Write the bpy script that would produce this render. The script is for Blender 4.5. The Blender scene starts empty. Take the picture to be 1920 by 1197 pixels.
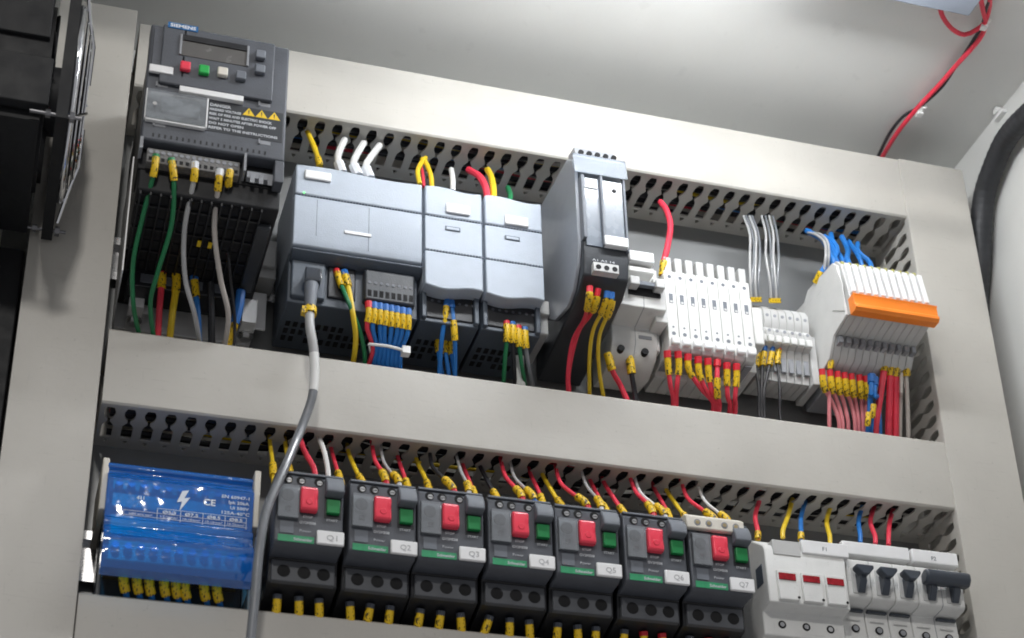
import bpy, bmesh, math, random
from mathutils import Vector, Matrix
random.seed(7)
S = 0.001
C = bpy.context.scene.collection
sc = bpy.context.scene

# ------------------------------------------------------------ camera (x right, D out of the mounting plate, z up; mm)
CAM = (-330.10, -1057.39, -633.71)
FPX = 3418.03
RB = ((0.95835324, -0.28453819, -0.02443552),
      (0.12104652, 0.48220903, -0.86765327),
      (0.25866352, 0.82856048, 0.49656894))
cd = bpy.data.cameras.new('camera'); cam = bpy.data.objects.new('camera', cd); C.objects.link(cam)
cd.sensor_width = 36; cd.lens = FPX * 36 / 1920; cd.shift_x = 0; cd.shift_y = 250 / 1920
cd.dof.use_dof = True; cd.dof.focus_distance = 1.24; cd.dof.aperture_fstop = 11
cd.clip_start = 0.01; cd.clip_end = 50
r = RB
m = Matrix(((r[0][0], -r[1][0], -r[2][0], CAM[0]*S), (r[0][1], -r[1][1], -r[2][1], CAM[1]*S),
            (r[0][2], -r[1][2], -r[2][2], CAM[2]*S), (0, 0, 0, 1)))
cam.matrix_world = m
sc.camera = cam
sc.render.resolution_x = 1024; sc.render.resolution_y = 638

# ------------------------------------------------------------ light
w = bpy.data.worlds.new('World'); sc.world = w; w.use_nodes = True
w.node_tree.nodes['Background'].inputs[0].default_value = (0.96, 0.96, 1.0, 1)
w.node_tree.nodes['Background'].inputs[1].default_value = 0.29
def area(name, loc, target, sx, sy, power, col):
    l = bpy.data.lights.new(name, 'AREA'); l.shape = 'RECTANGLE'; l.size = sx*S; l.size_y = sy*S; l.energy = power; l.color = col
    o = bpy.data.objects.new(name, l); C.objects.link(o)
    o.location = Vector((loc[0], -loc[1], loc[2]))*S
    d = Vector((target[0], -target[1], target[2]))*S - o.location
    o.rotation_euler = d.to_track_quat('-Z', 'Y').to_euler()
    return o
area('room_lamp', (-420, 1400, 585), (-20, 50, 40), 85, 85, 5.8, (1.0, 0.97, 0.93))
sc.view_settings.view_transform = 'Standard'; sc.view_settings.look = 'None'
sc.view_settings.exposure = 0.0; sc.view_settings.gamma = 1
sc.cycles.max_bounces = 8; sc.cycles.transparent_max_bounces = 16
sc.cycles.filter_width = 1.8

# ------------------------------------------------------------ geometry helpers
def at(px, py, D):
    a = (px-960)/FPX; b = (py-848)/FPX
    d = [RB[0][i]*a + RB[1][i]*b + RB[2][i] for i in range(3)]
    t = (-D-CAM[1])/d[1]
    return (CAM[0]+t*d[0], D, CAM[2]+t*d[2])
def atz(px, py, Z):
    a = (px-960)/FPX; b = (py-848)/FPX
    d = [RB[0][i]*a + RB[1][i]*b + RB[2][i] for i in range(3)]
    t = (Z-CAM[2])/d[2]
    return (CAM[0]+t*d[0], -(CAM[1]+t*d[1]), Z)
def rect(tl, br, D):
    a = at(*tl, D); b = at(*br, D)
    return a[0], b[0], b[2], a[2]          # x0,x1,z0,z1

# ------------------------------------------------------------ materials
MATS = {}
def mat(name, col, rough=0.5, metal=0.0, var=0.06, bump=0.0, nscale=90, coat=0.0, emit=None, dirt=0.0):
    if name in MATS: return MATS[name]
    mt = bpy.data.materials.new(name); mt.use_nodes = True; MATS[name] = mt
    nt = mt.node_tree; b = nt.nodes['Principled BSDF']
    b.inputs['Roughness'].default_value = rough; b.inputs['Metallic'].default_value = metal
    b.inputs['Coat Weight'].default_value = coat
    tc = nt.nodes.new('ShaderNodeTexCoord')
    n = nt.nodes.new('ShaderNodeTexNoise'); n.inputs['Scale'].default_value = nscale; n.inputs['Detail'].default_value = 5
    nt.links.new(tc.outputs['Object'], n.inputs['Vector'])
    mr = nt.nodes.new('ShaderNodeMapRange'); mr.inputs[1].default_value = .3; mr.inputs[2].default_value = .7
    mr.inputs[3].default_value = 1-var; mr.inputs[4].default_value = 1+var
    nt.links.new(n.outputs['Fac'], mr.inputs[0])
    mx = nt.nodes.new('ShaderNodeVectorMath'); mx.operation = 'SCALE'; mx.inputs[0].default_value = col[:3]
    nt.links.new(mr.outputs[0], mx.inputs['Scale'])
    if dirt:      # handling smudges, fine scuffs and drill dust
        last = mx.outputs[0]
        for sc_, lo, hi, amt in (((9, 9, 3), .50, .75, dirt), ((60, 60, 900), .66, .72, dirt*1.3), ((420, 420, 420), .70, .74, dirt*2.2), ((900, 60, 60), .68, .73, dirt)):
            mp = nt.nodes.new('ShaderNodeMapping'); mp.inputs['Scale'].default_value = sc_; nt.links.new(tc.outputs['Object'], mp.inputs[0])
            nn = nt.nodes.new('ShaderNodeTexNoise'); nn.inputs['Scale'].default_value = 1; nn.inputs['Detail'].default_value = 3
            nt.links.new(mp.outputs[0], nn.inputs['Vector'])
            q = nt.nodes.new('ShaderNodeMapRange'); q.inputs[1].default_value = lo; q.inputs[2].default_value = hi
            q.inputs[3].default_value = 1; q.inputs[4].default_value = 1-amt; nt.links.new(nn.outputs['Fac'], q.inputs[0])
            v2 = nt.nodes.new('ShaderNodeVectorMath'); v2.operation = 'SCALE'; nt.links.new(last, v2.inputs[0]); nt.links.new(q.outputs[0], v2.inputs['Scale']); last = v2.outputs[0]
        nt.links.new(last, b.inputs['Base Color'])
    else: nt.links.new(mx.outputs[0], b.inputs['Base Color'])
    r2 = nt.nodes.new('ShaderNodeMapRange'); r2.inputs[1].default_value = .3; r2.inputs[2].default_value = .7
    r2.inputs[3].default_value = max(0, rough-.06); r2.inputs[4].default_value = min(1, rough+.08)
    nt.links.new(n.outputs['Fac'], r2.inputs[0]); nt.links.new(r2.outputs[0], b.inputs['Roughness'])
    if bump:
        n2 = nt.nodes.new('ShaderNodeTexNoise'); n2.inputs['Scale'].default_value = nscale*14
        nt.links.new(tc.outputs['Object'], n2.inputs['Vector'])
        bp = nt.nodes.new('ShaderNodeBump'); bp.inputs['Strength'].default_value = bump; bp.inputs['Distance'].default_value = .0003
        nt.links.new(n2.outputs['Fac'], bp.inputs['Height']); nt.links.new(bp.outputs[0], b.inputs['Normal'])
    if emit:
        b.inputs['Emission Color'].default_value = (*emit[0], 1); b.inputs['Emission Strength'].default_value = emit[1]
    return mt
def clear(name, col, alpha_rough=0.06, gl=0.25, dif=.06, dcol=None, bump=.5):
    mt = bpy.data.materials.new(name); mt.use_nodes = True; MATS[name] = mt
    nt = mt.node_tree; nt.nodes.clear()
    o = nt.nodes.new('ShaderNodeOutputMaterial'); t = nt.nodes.new('ShaderNodeBsdfTransparent'); t.inputs[0].default_value = (*col, 1)
    g = nt.nodes.new('ShaderNodeBsdfGlossy'); g.inputs['Roughness'].default_value = alpha_rough
    df = nt.nodes.new('ShaderNodeBsdfDiffuse'); df.inputs[0].default_value = (*(dcol or col), 1)
    m0 = nt.nodes.new('ShaderNodeMixShader'); m0.inputs[0].default_value = dif
    nt.links.new(t.outputs[0], m0.inputs[1]); nt.links.new(df.outputs[0], m0.inputs[2])
    n = nt.nodes.new('ShaderNodeTexNoise'); n.inputs['Scale'].default_value = 60
    tc = nt.nodes.new('ShaderNodeTexCoord'); nt.links.new(tc.outputs['Object'], n.inputs['Vector'])
    bp = nt.nodes.new('ShaderNodeBump'); bp.inputs['Strength'].default_value = bump; bp.inputs['Distance'].default_value = .001
    nt.links.new(n.outputs['Fac'], bp.inputs['Height']); nt.links.new(bp.outputs[0], g.inputs['Normal'])
    f = nt.nodes.new('ShaderNodeFresnel'); f.inputs[0].default_value = 1.5
    ad = nt.nodes.new('ShaderNodeMath'); ad.operation = 'ADD'; ad.inputs[1].default_value = gl*.4; ad.use_clamp = True
    nt.links.new(f.outputs[0], ad.inputs[0])
    mx = nt.nodes.new('ShaderNodeMixShader'); nt.links.new(ad.outputs[0], mx.inputs[0])
    nt.links.new(m0.outputs[0], mx.inputs[1]); nt.links.new(g.outputs[0], mx.inputs[2]); nt.links.new(mx.outputs[0], o.inputs[0])
    return mt
def printed(name, base, ink, sx, sz, thr, rough=.45):
    """sleeve or label stock carrying small printed characters"""
    mt = bpy.data.materials.new(name); mt.use_nodes = True; MATS[name] = mt
    nt = mt.node_tree; b = nt.nodes['Principled BSDF']; b.inputs['Roughness'].default_value = rough
    tc = nt.nodes.new('ShaderNodeTexCoord'); mp = nt.nodes.new('ShaderNodeMapping')
    mp.inputs['Scale'].default_value = (sx, sx, sz); nt.links.new(tc.outputs['Object'], mp.inputs[0])
    n = nt.nodes.new('ShaderNodeTexNoise'); n.inputs['Scale'].default_value = 1; n.inputs['Detail'].default_value = 2
    nt.links.new(mp.outputs[0], n.inputs['Vector'])
    rp = nt.nodes.new('ShaderNodeValToRGB'); rp.color_ramp.elements[0].position = thr; rp.color_ramp.elements[1].position = thr+.03
    rp.color_ramp.elements[0].color = (*base, 1); rp.color_ramp.elements[1].color = (*ink, 1)
    nt.links.new(n.outputs['Fac'], rp.inputs[0]); nt.links.new(rp.outputs[0], b.inputs['Base Color'])
    return mt
M = dict(
 duct=mat('duct_grey_pvc', (.475, .455, .415), .42, var=.045, bump=.2, nscale=22, dirt=.06),
 paint=mat('cabinet_paint', (.68, .68, .655), .38, var=.03, bump=.3, nscale=12, dirt=.035),
 plate=mat('plate_steel', (.23, .235, .235), .42, .35, var=.08, nscale=14, bump=.2),
 alu=mat('aluminium', (.86, .86, .86), .42, .25, var=.06, nscale=50, bump=.2),
 steel=mat('steel', (.62, .62, .62), .28, 1.0, var=.1),
 chrome=mat('chrome', (.85, .86, .88), .10, 1.0),
 drive=mat('drive_grey', (.085, .092, .108), .46, var=.10, bump=.4, dirt=.12),
 black=mat('black_plastic', (.012, .013, .016), .38, var=.15, bump=.3),
 black2=mat('charcoal_plastic', (.030, .034, .040), .42, var=.12, bump=.3),
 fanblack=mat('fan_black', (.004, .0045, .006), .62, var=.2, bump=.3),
 hole=mat('hole_dark', (.004, .004, .005), .8),
 plc=mat('controller_light_grey', (.42, .47, .54), .48, var=.04, bump=.35, dirt=.06),
 plcd=mat('controller_dark_grey', (.075, .093, .118), .45, var=.08, bump=.3),
 seam=mat('seam_grey', (.12, .145, .18), .5),
 white=mat('white_plastic', (.72, .72, .70), .42, var=.04, bump=.25, dirt=.08),
 cream=mat('cream_plastic', (.70, .66, .58), .42, var=.04),
 lgrey=mat('light_grey_plastic', (.52, .52, .51), .42, var=.05, bump=.2),
 mgrey=mat('mid_grey_plastic', (.27, .28, .30), .42, var=.06, bump=.3),
 lever=mat('lever_grey', (.15, .165, .19), .55, var=.06, bump=.3),
 faint=mat('faded_print', (.38, .38, .39), .6),
 bolt=mat('dull_bolt', (.22, .22, .23), .35, .9, var=.2),
 silver=mat('silver_panel', (.33, .35, .385), .34, .0, var=.02, coat=.4),
 ledge=mat('ledge_dark', (.085, .090, .100), .5, var=.1),
 toggle=mat('toggle_dark', (.035, .045, .062), .35, var=.06, coat=.3),
 label=mat('label_white', (.82, .82, .82), .5, var=.03),
 red=mat('button_red', (.86, .05, .09), .32, var=.05, coat=.3),
 winred=mat('window_red', (.32, .008, .016), .2, var=.3, nscale=400),
 green=mat('button_green', (.006, .20, .05), .35, var=.06),
 bgreen=mat('key_green', (.02, .42, .08), .35),
 gband=mat('band_green', (.03, .30, .13), .45, var=.12, nscale=300),
 orange=mat('orange_plastic', (.92, .24, .02), .38, var=.04),
 yellow=mat('yellow_print', (.85, .58, .02), .5),
 blueprint=mat('blue_print', (.01, .13, .35), .45),
 ink=mat('ink_dark', (.03, .03, .035), .6),
 inkl=mat('ink_light', (.55, .57, .60), .6),
 lcd=mat('display_grey', (.13, .125, .12), .22, var=.08),
 brass=mat('brass', (.62, .50, .28), .3, .9, var=.15),
 w_red=mat('wire_red', (.74, .04, .075), .48, var=.14),
 w_pink=mat('wire_pink', (.68, .22, .24), .4, var=.08),
 w_green=mat('wire_green', (.01, .17, .06), .4, var=.1),
 w_blue=mat('wire_blue', (.012, .16, .50), .48, var=.16),
 w_yellow=mat('wire_yellow', (.75, .52, .02), .4, var=.1),
 w_black=mat('wire_black', (.018, .018, .022), .4, var=.2),
 w_grey=mat('wire_grey', (.42, .42, .42), .35, var=.08),
 w_dgrey=mat('wire_slate', (.17, .18, .195), .35, var=.08, coat=.3),
 w_white=mat('wire_white', (.75, .75, .73), .4, var=.05),
 w_beige=mat('wire_beige', (.50, .46, .42), .45, var=.05),
 f_red=mat('ferrule_red', (.62, .015, .03), .4), f_blue=mat('ferrule_blue', (.02, .14, .45), .4),
 f_black=mat('ferrule_smoke', (.06, .07, .09), .3), f_white=mat('ferrule_white', (.75, .77, .8), .4),
 f_green=mat('ferrule_green', (.02, .22, .07), .4),
 hose=mat('hose_black', (.022, .023, .026), .5, var=.35, bump=.8, nscale=60),
 lampw=mat('lamp_housing', (.22, .245, .29), .35, var=.02),
 glow=mat('lamp_diffuser', (.9, .9, .9), .4, emit=((.95, .975, 1.0), 64.0)),
)
M['sleeve'] = printed('sleeve_yellow', (.74, .48, .010), (.05, .035, .01), 620, 420, .57)
M['microtext'] = printed('warning_print', (.06, .065, .075), (.42, .43, .45), 900, 1500, .47)
M['terms'] = mat('terminal_strip', (.16, .155, .15), .5, var=.3, nscale=500, bump=.4)
M['clear'] = clear('clear_polycarbonate', (.88, .91, .93), .05, .34, dif=.16, dcol=(.66,.70,.74), bump=2.2)
M['flap'] = clear('milky_clear', (.80, .84, .88), .25, .0, dif=.30, dcol=(.5,.55,.62))
M['clear2'] = clear('smoked_polycarbonate', (.55, .62, .72), .10, .3)
M['bluecover'] = clear('blue_acrylic', (.03, .46, 1.0), .10, .24, dif=.40, dcol=(.003,.24,1.0), bump=2.0)

# ------------------------------------------------------------ mesh builder
class MB:
    def __init__(s): s.bm = bmesh.new(); s.mats = []
    def mi(s, m):
        if m is None: return 0
        if m not in s.mats: s.mats.append(m)
        return s.mats.index(m)
    def v(s, p): return s.bm.verts.new((p[0]*S, -p[1]*S, p[2]*S))
    def face(s, vs, k=0):
        try:
            f = s.bm.faces.new(vs); f.material_index = k; return f
        except ValueError: return None
    def box(s, x0, x1, d0, d1, z0, z1, m=None):
        k = s.mi(m)
        v = [s.v(p) for p in ((x0,d0,z0),(x1,d0,z0),(x1,d1,z0),(x0,d1,z0),(x0,d0,z1),(x1,d0,z1),(x1,d1,z1),(x0,d1,z1))]
        for q in ((0,1,2,3),(7,6,5,4),(0,4,5,1),(1,5,6,2),(2,6,7,3),(3,7,4,0)): s.face([v[i] for i in q], k)
        return s
    def prism(s, prof, x0, x1, m=None):
        """profile in (D,z) swept along x"""
        k = s.mi(m)
        a = [s.v((x0, d, z)) for d, z in prof]; b = [s.v((x1, d, z)) for d, z in prof]
        n = len(prof)
        s.face(a, k); s.face(list(reversed(b)), k)
        for i in range(n): j = (i+1) % n; s.face([a[j], a[i], b[i], b[j]], k)
        return s
    def slab(s, prof, d0, d1, m=None):
        """profile in (x,z) swept along D"""
        k = s.mi(m)
        a = [s.v((x, d0, z)) for x, z in prof]; b = [s.v((x, d1, z)) for x, z in prof]
        n = len(prof)
        s.face(a, k); s.face(list(reversed(b)), k)
        for i in range(n): j = (i+1) % n; s.face([a[j], a[i], b[i], b[j]], k)
        return s
    def cyl(s, c, r, d0, d1, n=16, m=None, axis='D', r2=None):
        k = s.mi(m); r2 = r if r2 is None else r2
        def P(u, rr, t):
            ca, sa = math.cos(u)*rr, math.sin(u)*rr
            if axis == 'D': return (c[0]+ca, t, c[1]+sa)
            if axis == 'z': return (c[0]+ca, c[1]+sa, t)
            return (t, c[0]+ca, c[1]+sa)
        A = [s.v(P(2*math.pi*i/n, r, d0)) for i in range(n)]; B = [s.v(P(2*math.pi*i/n, r2, d1)) for i in range(n)]
        s.face(A, k); s.face(list(reversed(B)), k)
        for i in range(n): j = (i+1) % n; s.face([A[j], A[i], B[i], B[j]], k)
        return s
    def tube(s, pts, r, n=8, m=None, closed=False):
        k = s.mi(m); P = [Vector(p) for p in pts]; rings = []; N = len(P)
        prev = None
        for i in range(N):
            if closed: t = P[(i+1) % N]-P[i-1]
            else: t = P[min(i+1, N-1)]-P[max(i-1, 0)]
            if t.length < 1e-9: t = Vector((0,0,1))
            t.normalize()
            if prev is None:
                u = t.orthogonal().normalized()
            else:
                u = prev - t*prev.dot(t)
                if u.length < 1e-6: u = t.orthogonal()
                u.normalize()
            prev = u; w_ = t.cross(u)
            rr = r[i] if isinstance(r, (list, tuple)) else r
            rings.append([s.v(P[i]+u*math.cos(2*math.pi*j/n)*rr+w_*math.sin(2*math.pi*j/n)*rr) for j in range(n)])
        for i in range(N if closed else N-1):
            a, b = rings[i], rings[(i+1) % N]
            for j in range(n): q = (j+1) % n; f = s.face([a[j], a[q], b[q], b[j]], k)
        if not closed: s.face(rings[0], k); s.face(list(reversed(rings[-1])), k)
        return s
    def build(s, name, m, parent=None, bevel=0, solid=0, smooth=True):
        if not s.mats: s.mats = [m]
        bmesh.ops.recalc_face_normals(s.bm, faces=s.bm.faces)
        me = bpy.data.meshes.new(name); s.bm.to_mesh(me); s.bm.free()
        for q in s.mats: me.materials.append(q or m)
        if smooth:
            me.polygons.foreach_set('use_smooth', [True]*len(me.polygons)); me.set_sharp_from_angle(angle=math.radians(38))
        o = bpy.data.objects.new(name, me); C.objects.link(o)
        if parent:
            o.parent = parent
            if parent.get('off'):
                pass
            # geometry is written in scene millimetres; parents sit at their own base
            o.matrix_parent_inverse = Matrix.Identity(4)
            off = base_of(parent)
            me.transform(Matrix.Translation(-off))
        if solid:
            q = o.modifiers.new('thickness', 'SOLIDIFY'); q.thickness = solid*S; q.offset = 0
        if bevel:
            q = o.modifiers.new('edges', 'BEVEL'); q.width = bevel*S; q.segments = 2; q.limit_method = 'ANGLE'; q.angle_limit = math.radians(40)
        return o
BASE = {}
def base_of(o):
    v = Vector((0,0,0)); p = o
    while p is not None:
        v += p.location; p = p.parent
    return v
def thing(name, label, cat, base, group=None):
    o = bpy.data.objects.new(name, None); C.objects.link(o); o.empty_display_size = .01
    o.location = (base[0]*S, -base[1]*S, base[2]*S)
    return tag(o, label, cat, group)
def tag(o, label, cat, group=None):
    o['label'] = label; o['category'] = cat
    if group: o['group'] = group
    return o
def settle(o, base):
    """move a top-level mesh's origin to its base"""
    b = Vector((base[0]*S, -base[1]*S, base[2]*S)); o.data.transform(Matrix.Translation(-b)); o.location = b; return o
def text(s_, name, m, parent, x, z, D, h, wd=None, align='LEFT', bold=0.0):
    cu = bpy.data.curves.new(name, 'FONT'); cu.body = s_; cu.size = h*S; cu.align_x = align; cu.extrude = .00006; cu.offset = bold*S
    cu.resolution_u = 2
    t = bpy.data.objects.new('tmp', cu); me = bpy.data.meshes.new_from_object(t); bpy.data.objects.remove(t); 
    me.name = name
    if wd:
        xs = [v.co.x for v in me.vertices]; ww = (max(xs)-min(xs)) or 1
        me.transform(Matrix.Diagonal((wd*S/ww, 1, 1, 1)))
    me.transform(Matrix.Translation((x*S, -D*S, z*S)) @ Matrix.Rotation(math.pi/2, 4, 'X'))
    me.materials.clear(); me.materials.append(m)
    o = bpy.data.objects.new(name, me); C.objects.link(o)
    o.parent = parent; me.transform(Matrix.Translation(-base_of(parent)))
    return o
def dup(root, dx, label=None, dz=0):
    q = root.copy(); C.objects.link(q); q.location = root.location + Vector((dx*S, 0, dz*S))
    if label: q['label'] = label
    for ch in list(root.children):
        c = ch.copy(); C.objects.link(c); c.parent = q
        for g in list(ch.children):
            d = g.copy(); C.objects.link(d); d.parent = c
    return q
def child(kids, nm): return [k for k in kids if k.name.split('.')[0] == nm]
def spline(pts, step=3.0):
    P = [Vector(p) for p in pts]
    if len(P) == 2: 
        n = max(2, int((P[1]-P[0]).length/step)); return [P[0].lerp(P[1], i/n) for i in range(n+1)]
    Q = [P[0]*2-P[1]]+P+[P[-1]*2-P[-2]]; out = []
    for i in range(1, len(Q)-2):
        a, b, c, d = Q[i-1], Q[i], Q[i+1], Q[i+2]; n = max(2, int((c-b).length/step))
        for k in range(n):
            t = k/n
            out.append(.5*((2*b)+(c-a)*t+(2*a-5*b+4*c-d)*t*t+(3*b-a-3*c+d)*t**3))
    out.append(P[-1]); return out
def cut(path, s0, s1):
    out = []; acc = 0
    for i in range(len(path)-1):
        a, b = path[i], path[i+1]; L = (b-a).length
        if L < 1e-9: continue
        if acc+L > s0 and acc < s1:
            t0 = max(0, (s0-acc)/L); t1 = min(1, (s1-acc)/L)
            if not out: out.append(a.lerp(b, t0))
            out.append(a.lerp(b, t1))
        acc += L
    return out
def struct(o): o['kind'] = 'structure'; return o

ORD = ['first', 'second', 'third', 'fourth', 'fifth', 'sixth', 'seventh', 'eighth', 'ninth', 'tenth', 'eleventh', 'twelfth',
       'thirteenth', 'fourteenth', 'fifteenth', 'sixteenth', 'seventeenth', 'eighteenth', 'nineteenth', 'twentieth', 'twenty-first']
def wire(pts, col, label, group=None, r=1.25, fer=None, sleeve=None, name='wire', cat='wire', world=False, fl=5, sr=2.35, extra=None):
    """pts: pixel x, pixel y, depth D in mm; runs from its terminal outwards"""
    W = [tuple(p) if world else at(*p) for p in pts]
    path = spline(W, 2.5)
    root = MB().tube(path, r, 8).build(name, M[col]); settle(root, W[0]); tag(root, label, cat, group)
    if fer: MB().tube(cut(path, 0, fl), r*1.55, 8).build('ferrule', M[fer], root)
    if sleeve:
        a, b = sleeve; seg = cut(path, a, b)
        if len(seg) > 1: MB().tube(seg, sr, 10).build('marker_sleeve', M['sleeve'], root)
    if extra:
        a, b, mm, rr = extra; MB().tube(cut(path, a, b), rr, 10).build('jacket', M[mm], root)
    return root

# ============================================================ enclosure
ZC = 322; XW = 391; XL = -396; D0 = 55
struct(MB().box(-XW-6, XW, -22, -20, -420, ZC).build('back_wall', M['paint']))
struct(MB().box(XL-4, XW+4, -22, 300, ZC, ZC+2).build('ceiling', M['paint']))
struct(MB().box(XW, XW+2, -22, 330, -420, ZC).build('wall_right', M['paint']))
struct(MB().box(XL-2, XL, -22, 330, -420, ZC).build('wall_left', M['paint']))
struct(MB().box(-360, 380, -2.5, 0, -400, 283).build('mounting_plate', M['plate']))

# slotted cable ducts -------------------------------------------------
PROF = [(54,0),(52,0),(51.5,1.0),(49.5,2.5),(46,3.5),(42,3.6),(38.5,2.8),(36,1.5),(34.5,.8),(33,.9),(31,2.1),(29,3.1),(26.5,3.5),(13,3.5),(12.9,0),(10.0,0),(9.8,1.9),(6.6,.3),(6.4,0),(0,0)]
def slot_wall(mb, u0, u1, put, pitch=12.5, prof=PROF, th=.65):
    n = max(1, int((u1-u0)/pitch)); st = (u1-u0)/n
    for i in range(n):
        a = u0+i*st; b = a+st; c = (a+b)/2
        sheets = []
        for off in (-th, th):
            rr = []
            for (d, h) in prof:
                A = mb.v(put(a, d, off)); Z = mb.v(put(b, d, off))
                if h: L, Rr = mb.v(put(c-h, d, off)), mb.v(put(c+h, d, off))
                else: L = Rr = mb.v(put(c, d, off))
                rr.append((A, L, Rr, Z))
            sheets.append(rr)
            for j in range(len(rr)-1):
                p, q = rr[j], rr[j+1]
                for k0, k1 in ((0, 1), (2, 3)):
                    vs = [p[k0], p[k1], q[k1], q[k0]]
                    mb.face(vs)
        s0, s1 = sheets
        for j in range(len(prof)-1):
            if prof[j][1] or prof[j+1][1]:
                for k in (1, 2):
                    vs = []
                    for v_ in (s0[j][k], s0[j+1][k], s1[j+1][k], s1[j][k]):
                        if v_ not in vs: vs.append(v_)
                    mb.face(vs)
    return mb
def duct(label, horiz, p0, p1, q0, q1, base, split=None):
    """horizontal: x p0..p1, z q0..q1 ; vertical: z p0..p1, x q0..q1"""
    t = thing('cable_duct', label, 'cable duct', base, 'slotted cable ducts around the components')
    cv = MB()
    if horiz:
        for z in (q0, q1):
            slot_wall(MB(), p0, p1, lambda u, d, o, z=z: (u, d, z+o)).build('slotted_side', M['duct'], t, smooth=False)
        MB().box(p0, p1, .2, 1.6, q0+1, q1-1).build('channel_floor', M['duct'], t)
        for a_, b_ in ([(p0, split-.5), (split+.5, p1)] if split else [(p0, p1)]):
            MB().prism([(51,q0-1.2),(55,q0-1.2),(56.2,q0+.2),(56.2,q1-.2),(55,q1+1.2),(51,q1+1.2),(51,q1+.7),(54.8,q1+.7),(54.8,q0-.7),(51,q0-.7)], a_, b_).build('cover', M['duct'], t, bevel=.4)
    else:
        for x in (q0, q1):
            slot_wall(MB(), p0, p1, lambda u, d, o, x=x: (x+o, d, u)).build('slotted_side', M['duct'], t, smooth=False)
        MB().box(q0+1, q1-1, .2, 1.6, p0, p1).build('channel_floor', M['duct'], t)
        for f in ([(q0-1.2, q1+1.2)]):
            cv.box(q0-1.2, q1+1.2, 56.6, 57.8, p0, p1); cv.box(q0-1.2, q0-.7, 51, 56.6, p0, p1); cv.box(q1+.7, q1+1.2, 51, 56.6, p0, p1)
        cv.build('cover', M['duct'], t, bevel=.5)
    return t
duct('top horizontal grey slotted duct between the drive and the right upright', True, -285, 312, 224.5, 280, (0, 0, 224))
duct('middle horizontal grey slotted duct between the two rows of devices', True, -285, 312, -33.5, 19.7, (0, 0, -34))
duct('bottom horizontal grey slotted duct under the blue block and motor switches', True, -287, 312, -222, -167, (0, 0, -222), split=-184)
duct('left upright grey cable duct beside the black fan', False, -330, 290, -340, -289, (-314, 0, -330))
duct('right upright grey cable duct beside the black hose', False, -330, 280, 311.5, 365.5, (338, 0, -330))

# lid split and small foot on the bottom duct
# wires lying inside the ducts, seen through the slots
INK_ = ['black', 'red', 'black', 'blue', 'black', 'black', 'yellow', 'black', 'grey', 'black', 'red', 'black']
for nm, zb in (('top', 229), ('middle', -29)):
    for k in range(12):
        cn = INK_[(k + (5 if nm == 'middle' else 0)) % 12]
        dd = 6+3.7*k; zz = zb+(0 if cn == 'black' else 4)+(k % 3)*1.5
        P = [(x, dd+random.uniform(-1.8,1.8), zz+random.uniform(-.5,5)) for x in range(-278, 305, 38)]
        wire(P, 'w_'+cn, f'{cn} wire lying inside the {nm} duct, {ORD[k]} out from the plate', f'wires inside the {nm} duct', world=True, r=2.2 if cn == 'black' else 1.4, name='duct_wire')

# DIN rails
for z, nm, a, b in ((110, 'upper', -290, 308), (-118, 'lower', -290, 308)):
    t = MB().prism([(0,z-13),(1,z-13),(1,z-12.5),(6.5,z-12.5),(6.5,z-17.5),(7.5,z-17.5),(7.5,z-11.5),(1.2,z-11.5),(1.2,z+11.5),(7.5,z+11.5),(7.5,z+17.5),(6.5,z+17.5),(6.5,z+12.5),(0,z+12.5)], a, b).build('mounting_rail', M['steel'])
    settle(t, (0, 0, z)); tag(t, f'{nm} zinc plated steel mounting rail behind the {nm} row of devices', 'rail', 'mounting rails')

# ============================================================ ceiling lamp, its wires
lx1, ld, _ = atz(1817, 31, 296)
L = thing('cabinet_lamp', 'pale grey strip lamp fixed to the cabinet ceiling at the top right', 'lamp', (0, ld+20, ZC))
MB().prism([(ld,296),(ld+46,296),(ld+46,ZC-1),(ld+10,ZC-1)], 160, lx1).build('end_housing', M['lampw'], L, bevel=1)
for q_ in (-108, 256): MB().box(q_, q_+5, ld+60, ld+72, 283, 314).build('tube_holder', M['lampw'], L)
MB().box(-190, lx1-25, ld+48, ld+90, 313, ZC-1).build('reflector', M['lampw'], L, bevel=1)
MB().cyl((ld+66, 276), 8, -110, 262, 20, axis='x').build('diffuser', M['glow'], L)
def cwire(pts, col, label, r, zz=0, tie=None):
    W = [Vector(atz(x, y, ZC-4-h)) for x, y, h in pts]
    o = MB().tube(spline(W, 4), r, 10).build('wire', M[col]); settle(o, W[0]); return tag(o, label, 'wire', 'lamp wires along the cabinet ceiling')
cwire([(1640,318,2),(1652,298,2),(1683,248,3),(1722,200,3),(1760,160,2),(1795,120,3),(1835,75,2),(1848,45,3),(1843,18,9),(1838,-5,14)], 'w_red', 'long red lamp wire running along the ceiling to the right end of the top duct', 1.9)
cwire([(1634,318,2),(1645,296,1),(1668,250,1),(1695,217,1),(1726,199,2),(1765,164,0),(1790,128,0),(1822,80,0),(1841,48,2),(1848,20,8),(1858,-5,14)], 'w_black', 'black lamp wire twisted round the red one along the ceiling', 1.35)
cwire([(1762,12,4),(1768,32,4),(1785,54,6),(1808,65,6),(1830,56,6),(1846,42,4),(1855,15,8),(1856,-6,14)], 'w_red', 'short red wire looping below the lamp edge and back into the bundle', 1.8)
for (x, y, lb) in ((1727,203,'white cable tie halfway along the red and black lamp wires'),(1847,40,'white cable tie just below the lamp bundle at the top right')):
    a = Vector(atz(x-5, y+5, ZC-6)); b = Vector(atz(x+5, y-6, ZC-6))
    o = MB().tube([a, b], 3.4, 12).box(a.x-2.6, a.x+2.6, a.y-2, a.y+3, a.z-5, a.z+1).build('cable_tie', M['w_white'], bevel=.3); settle(o, a); tag(o, lb, 'cable tie')

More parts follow.
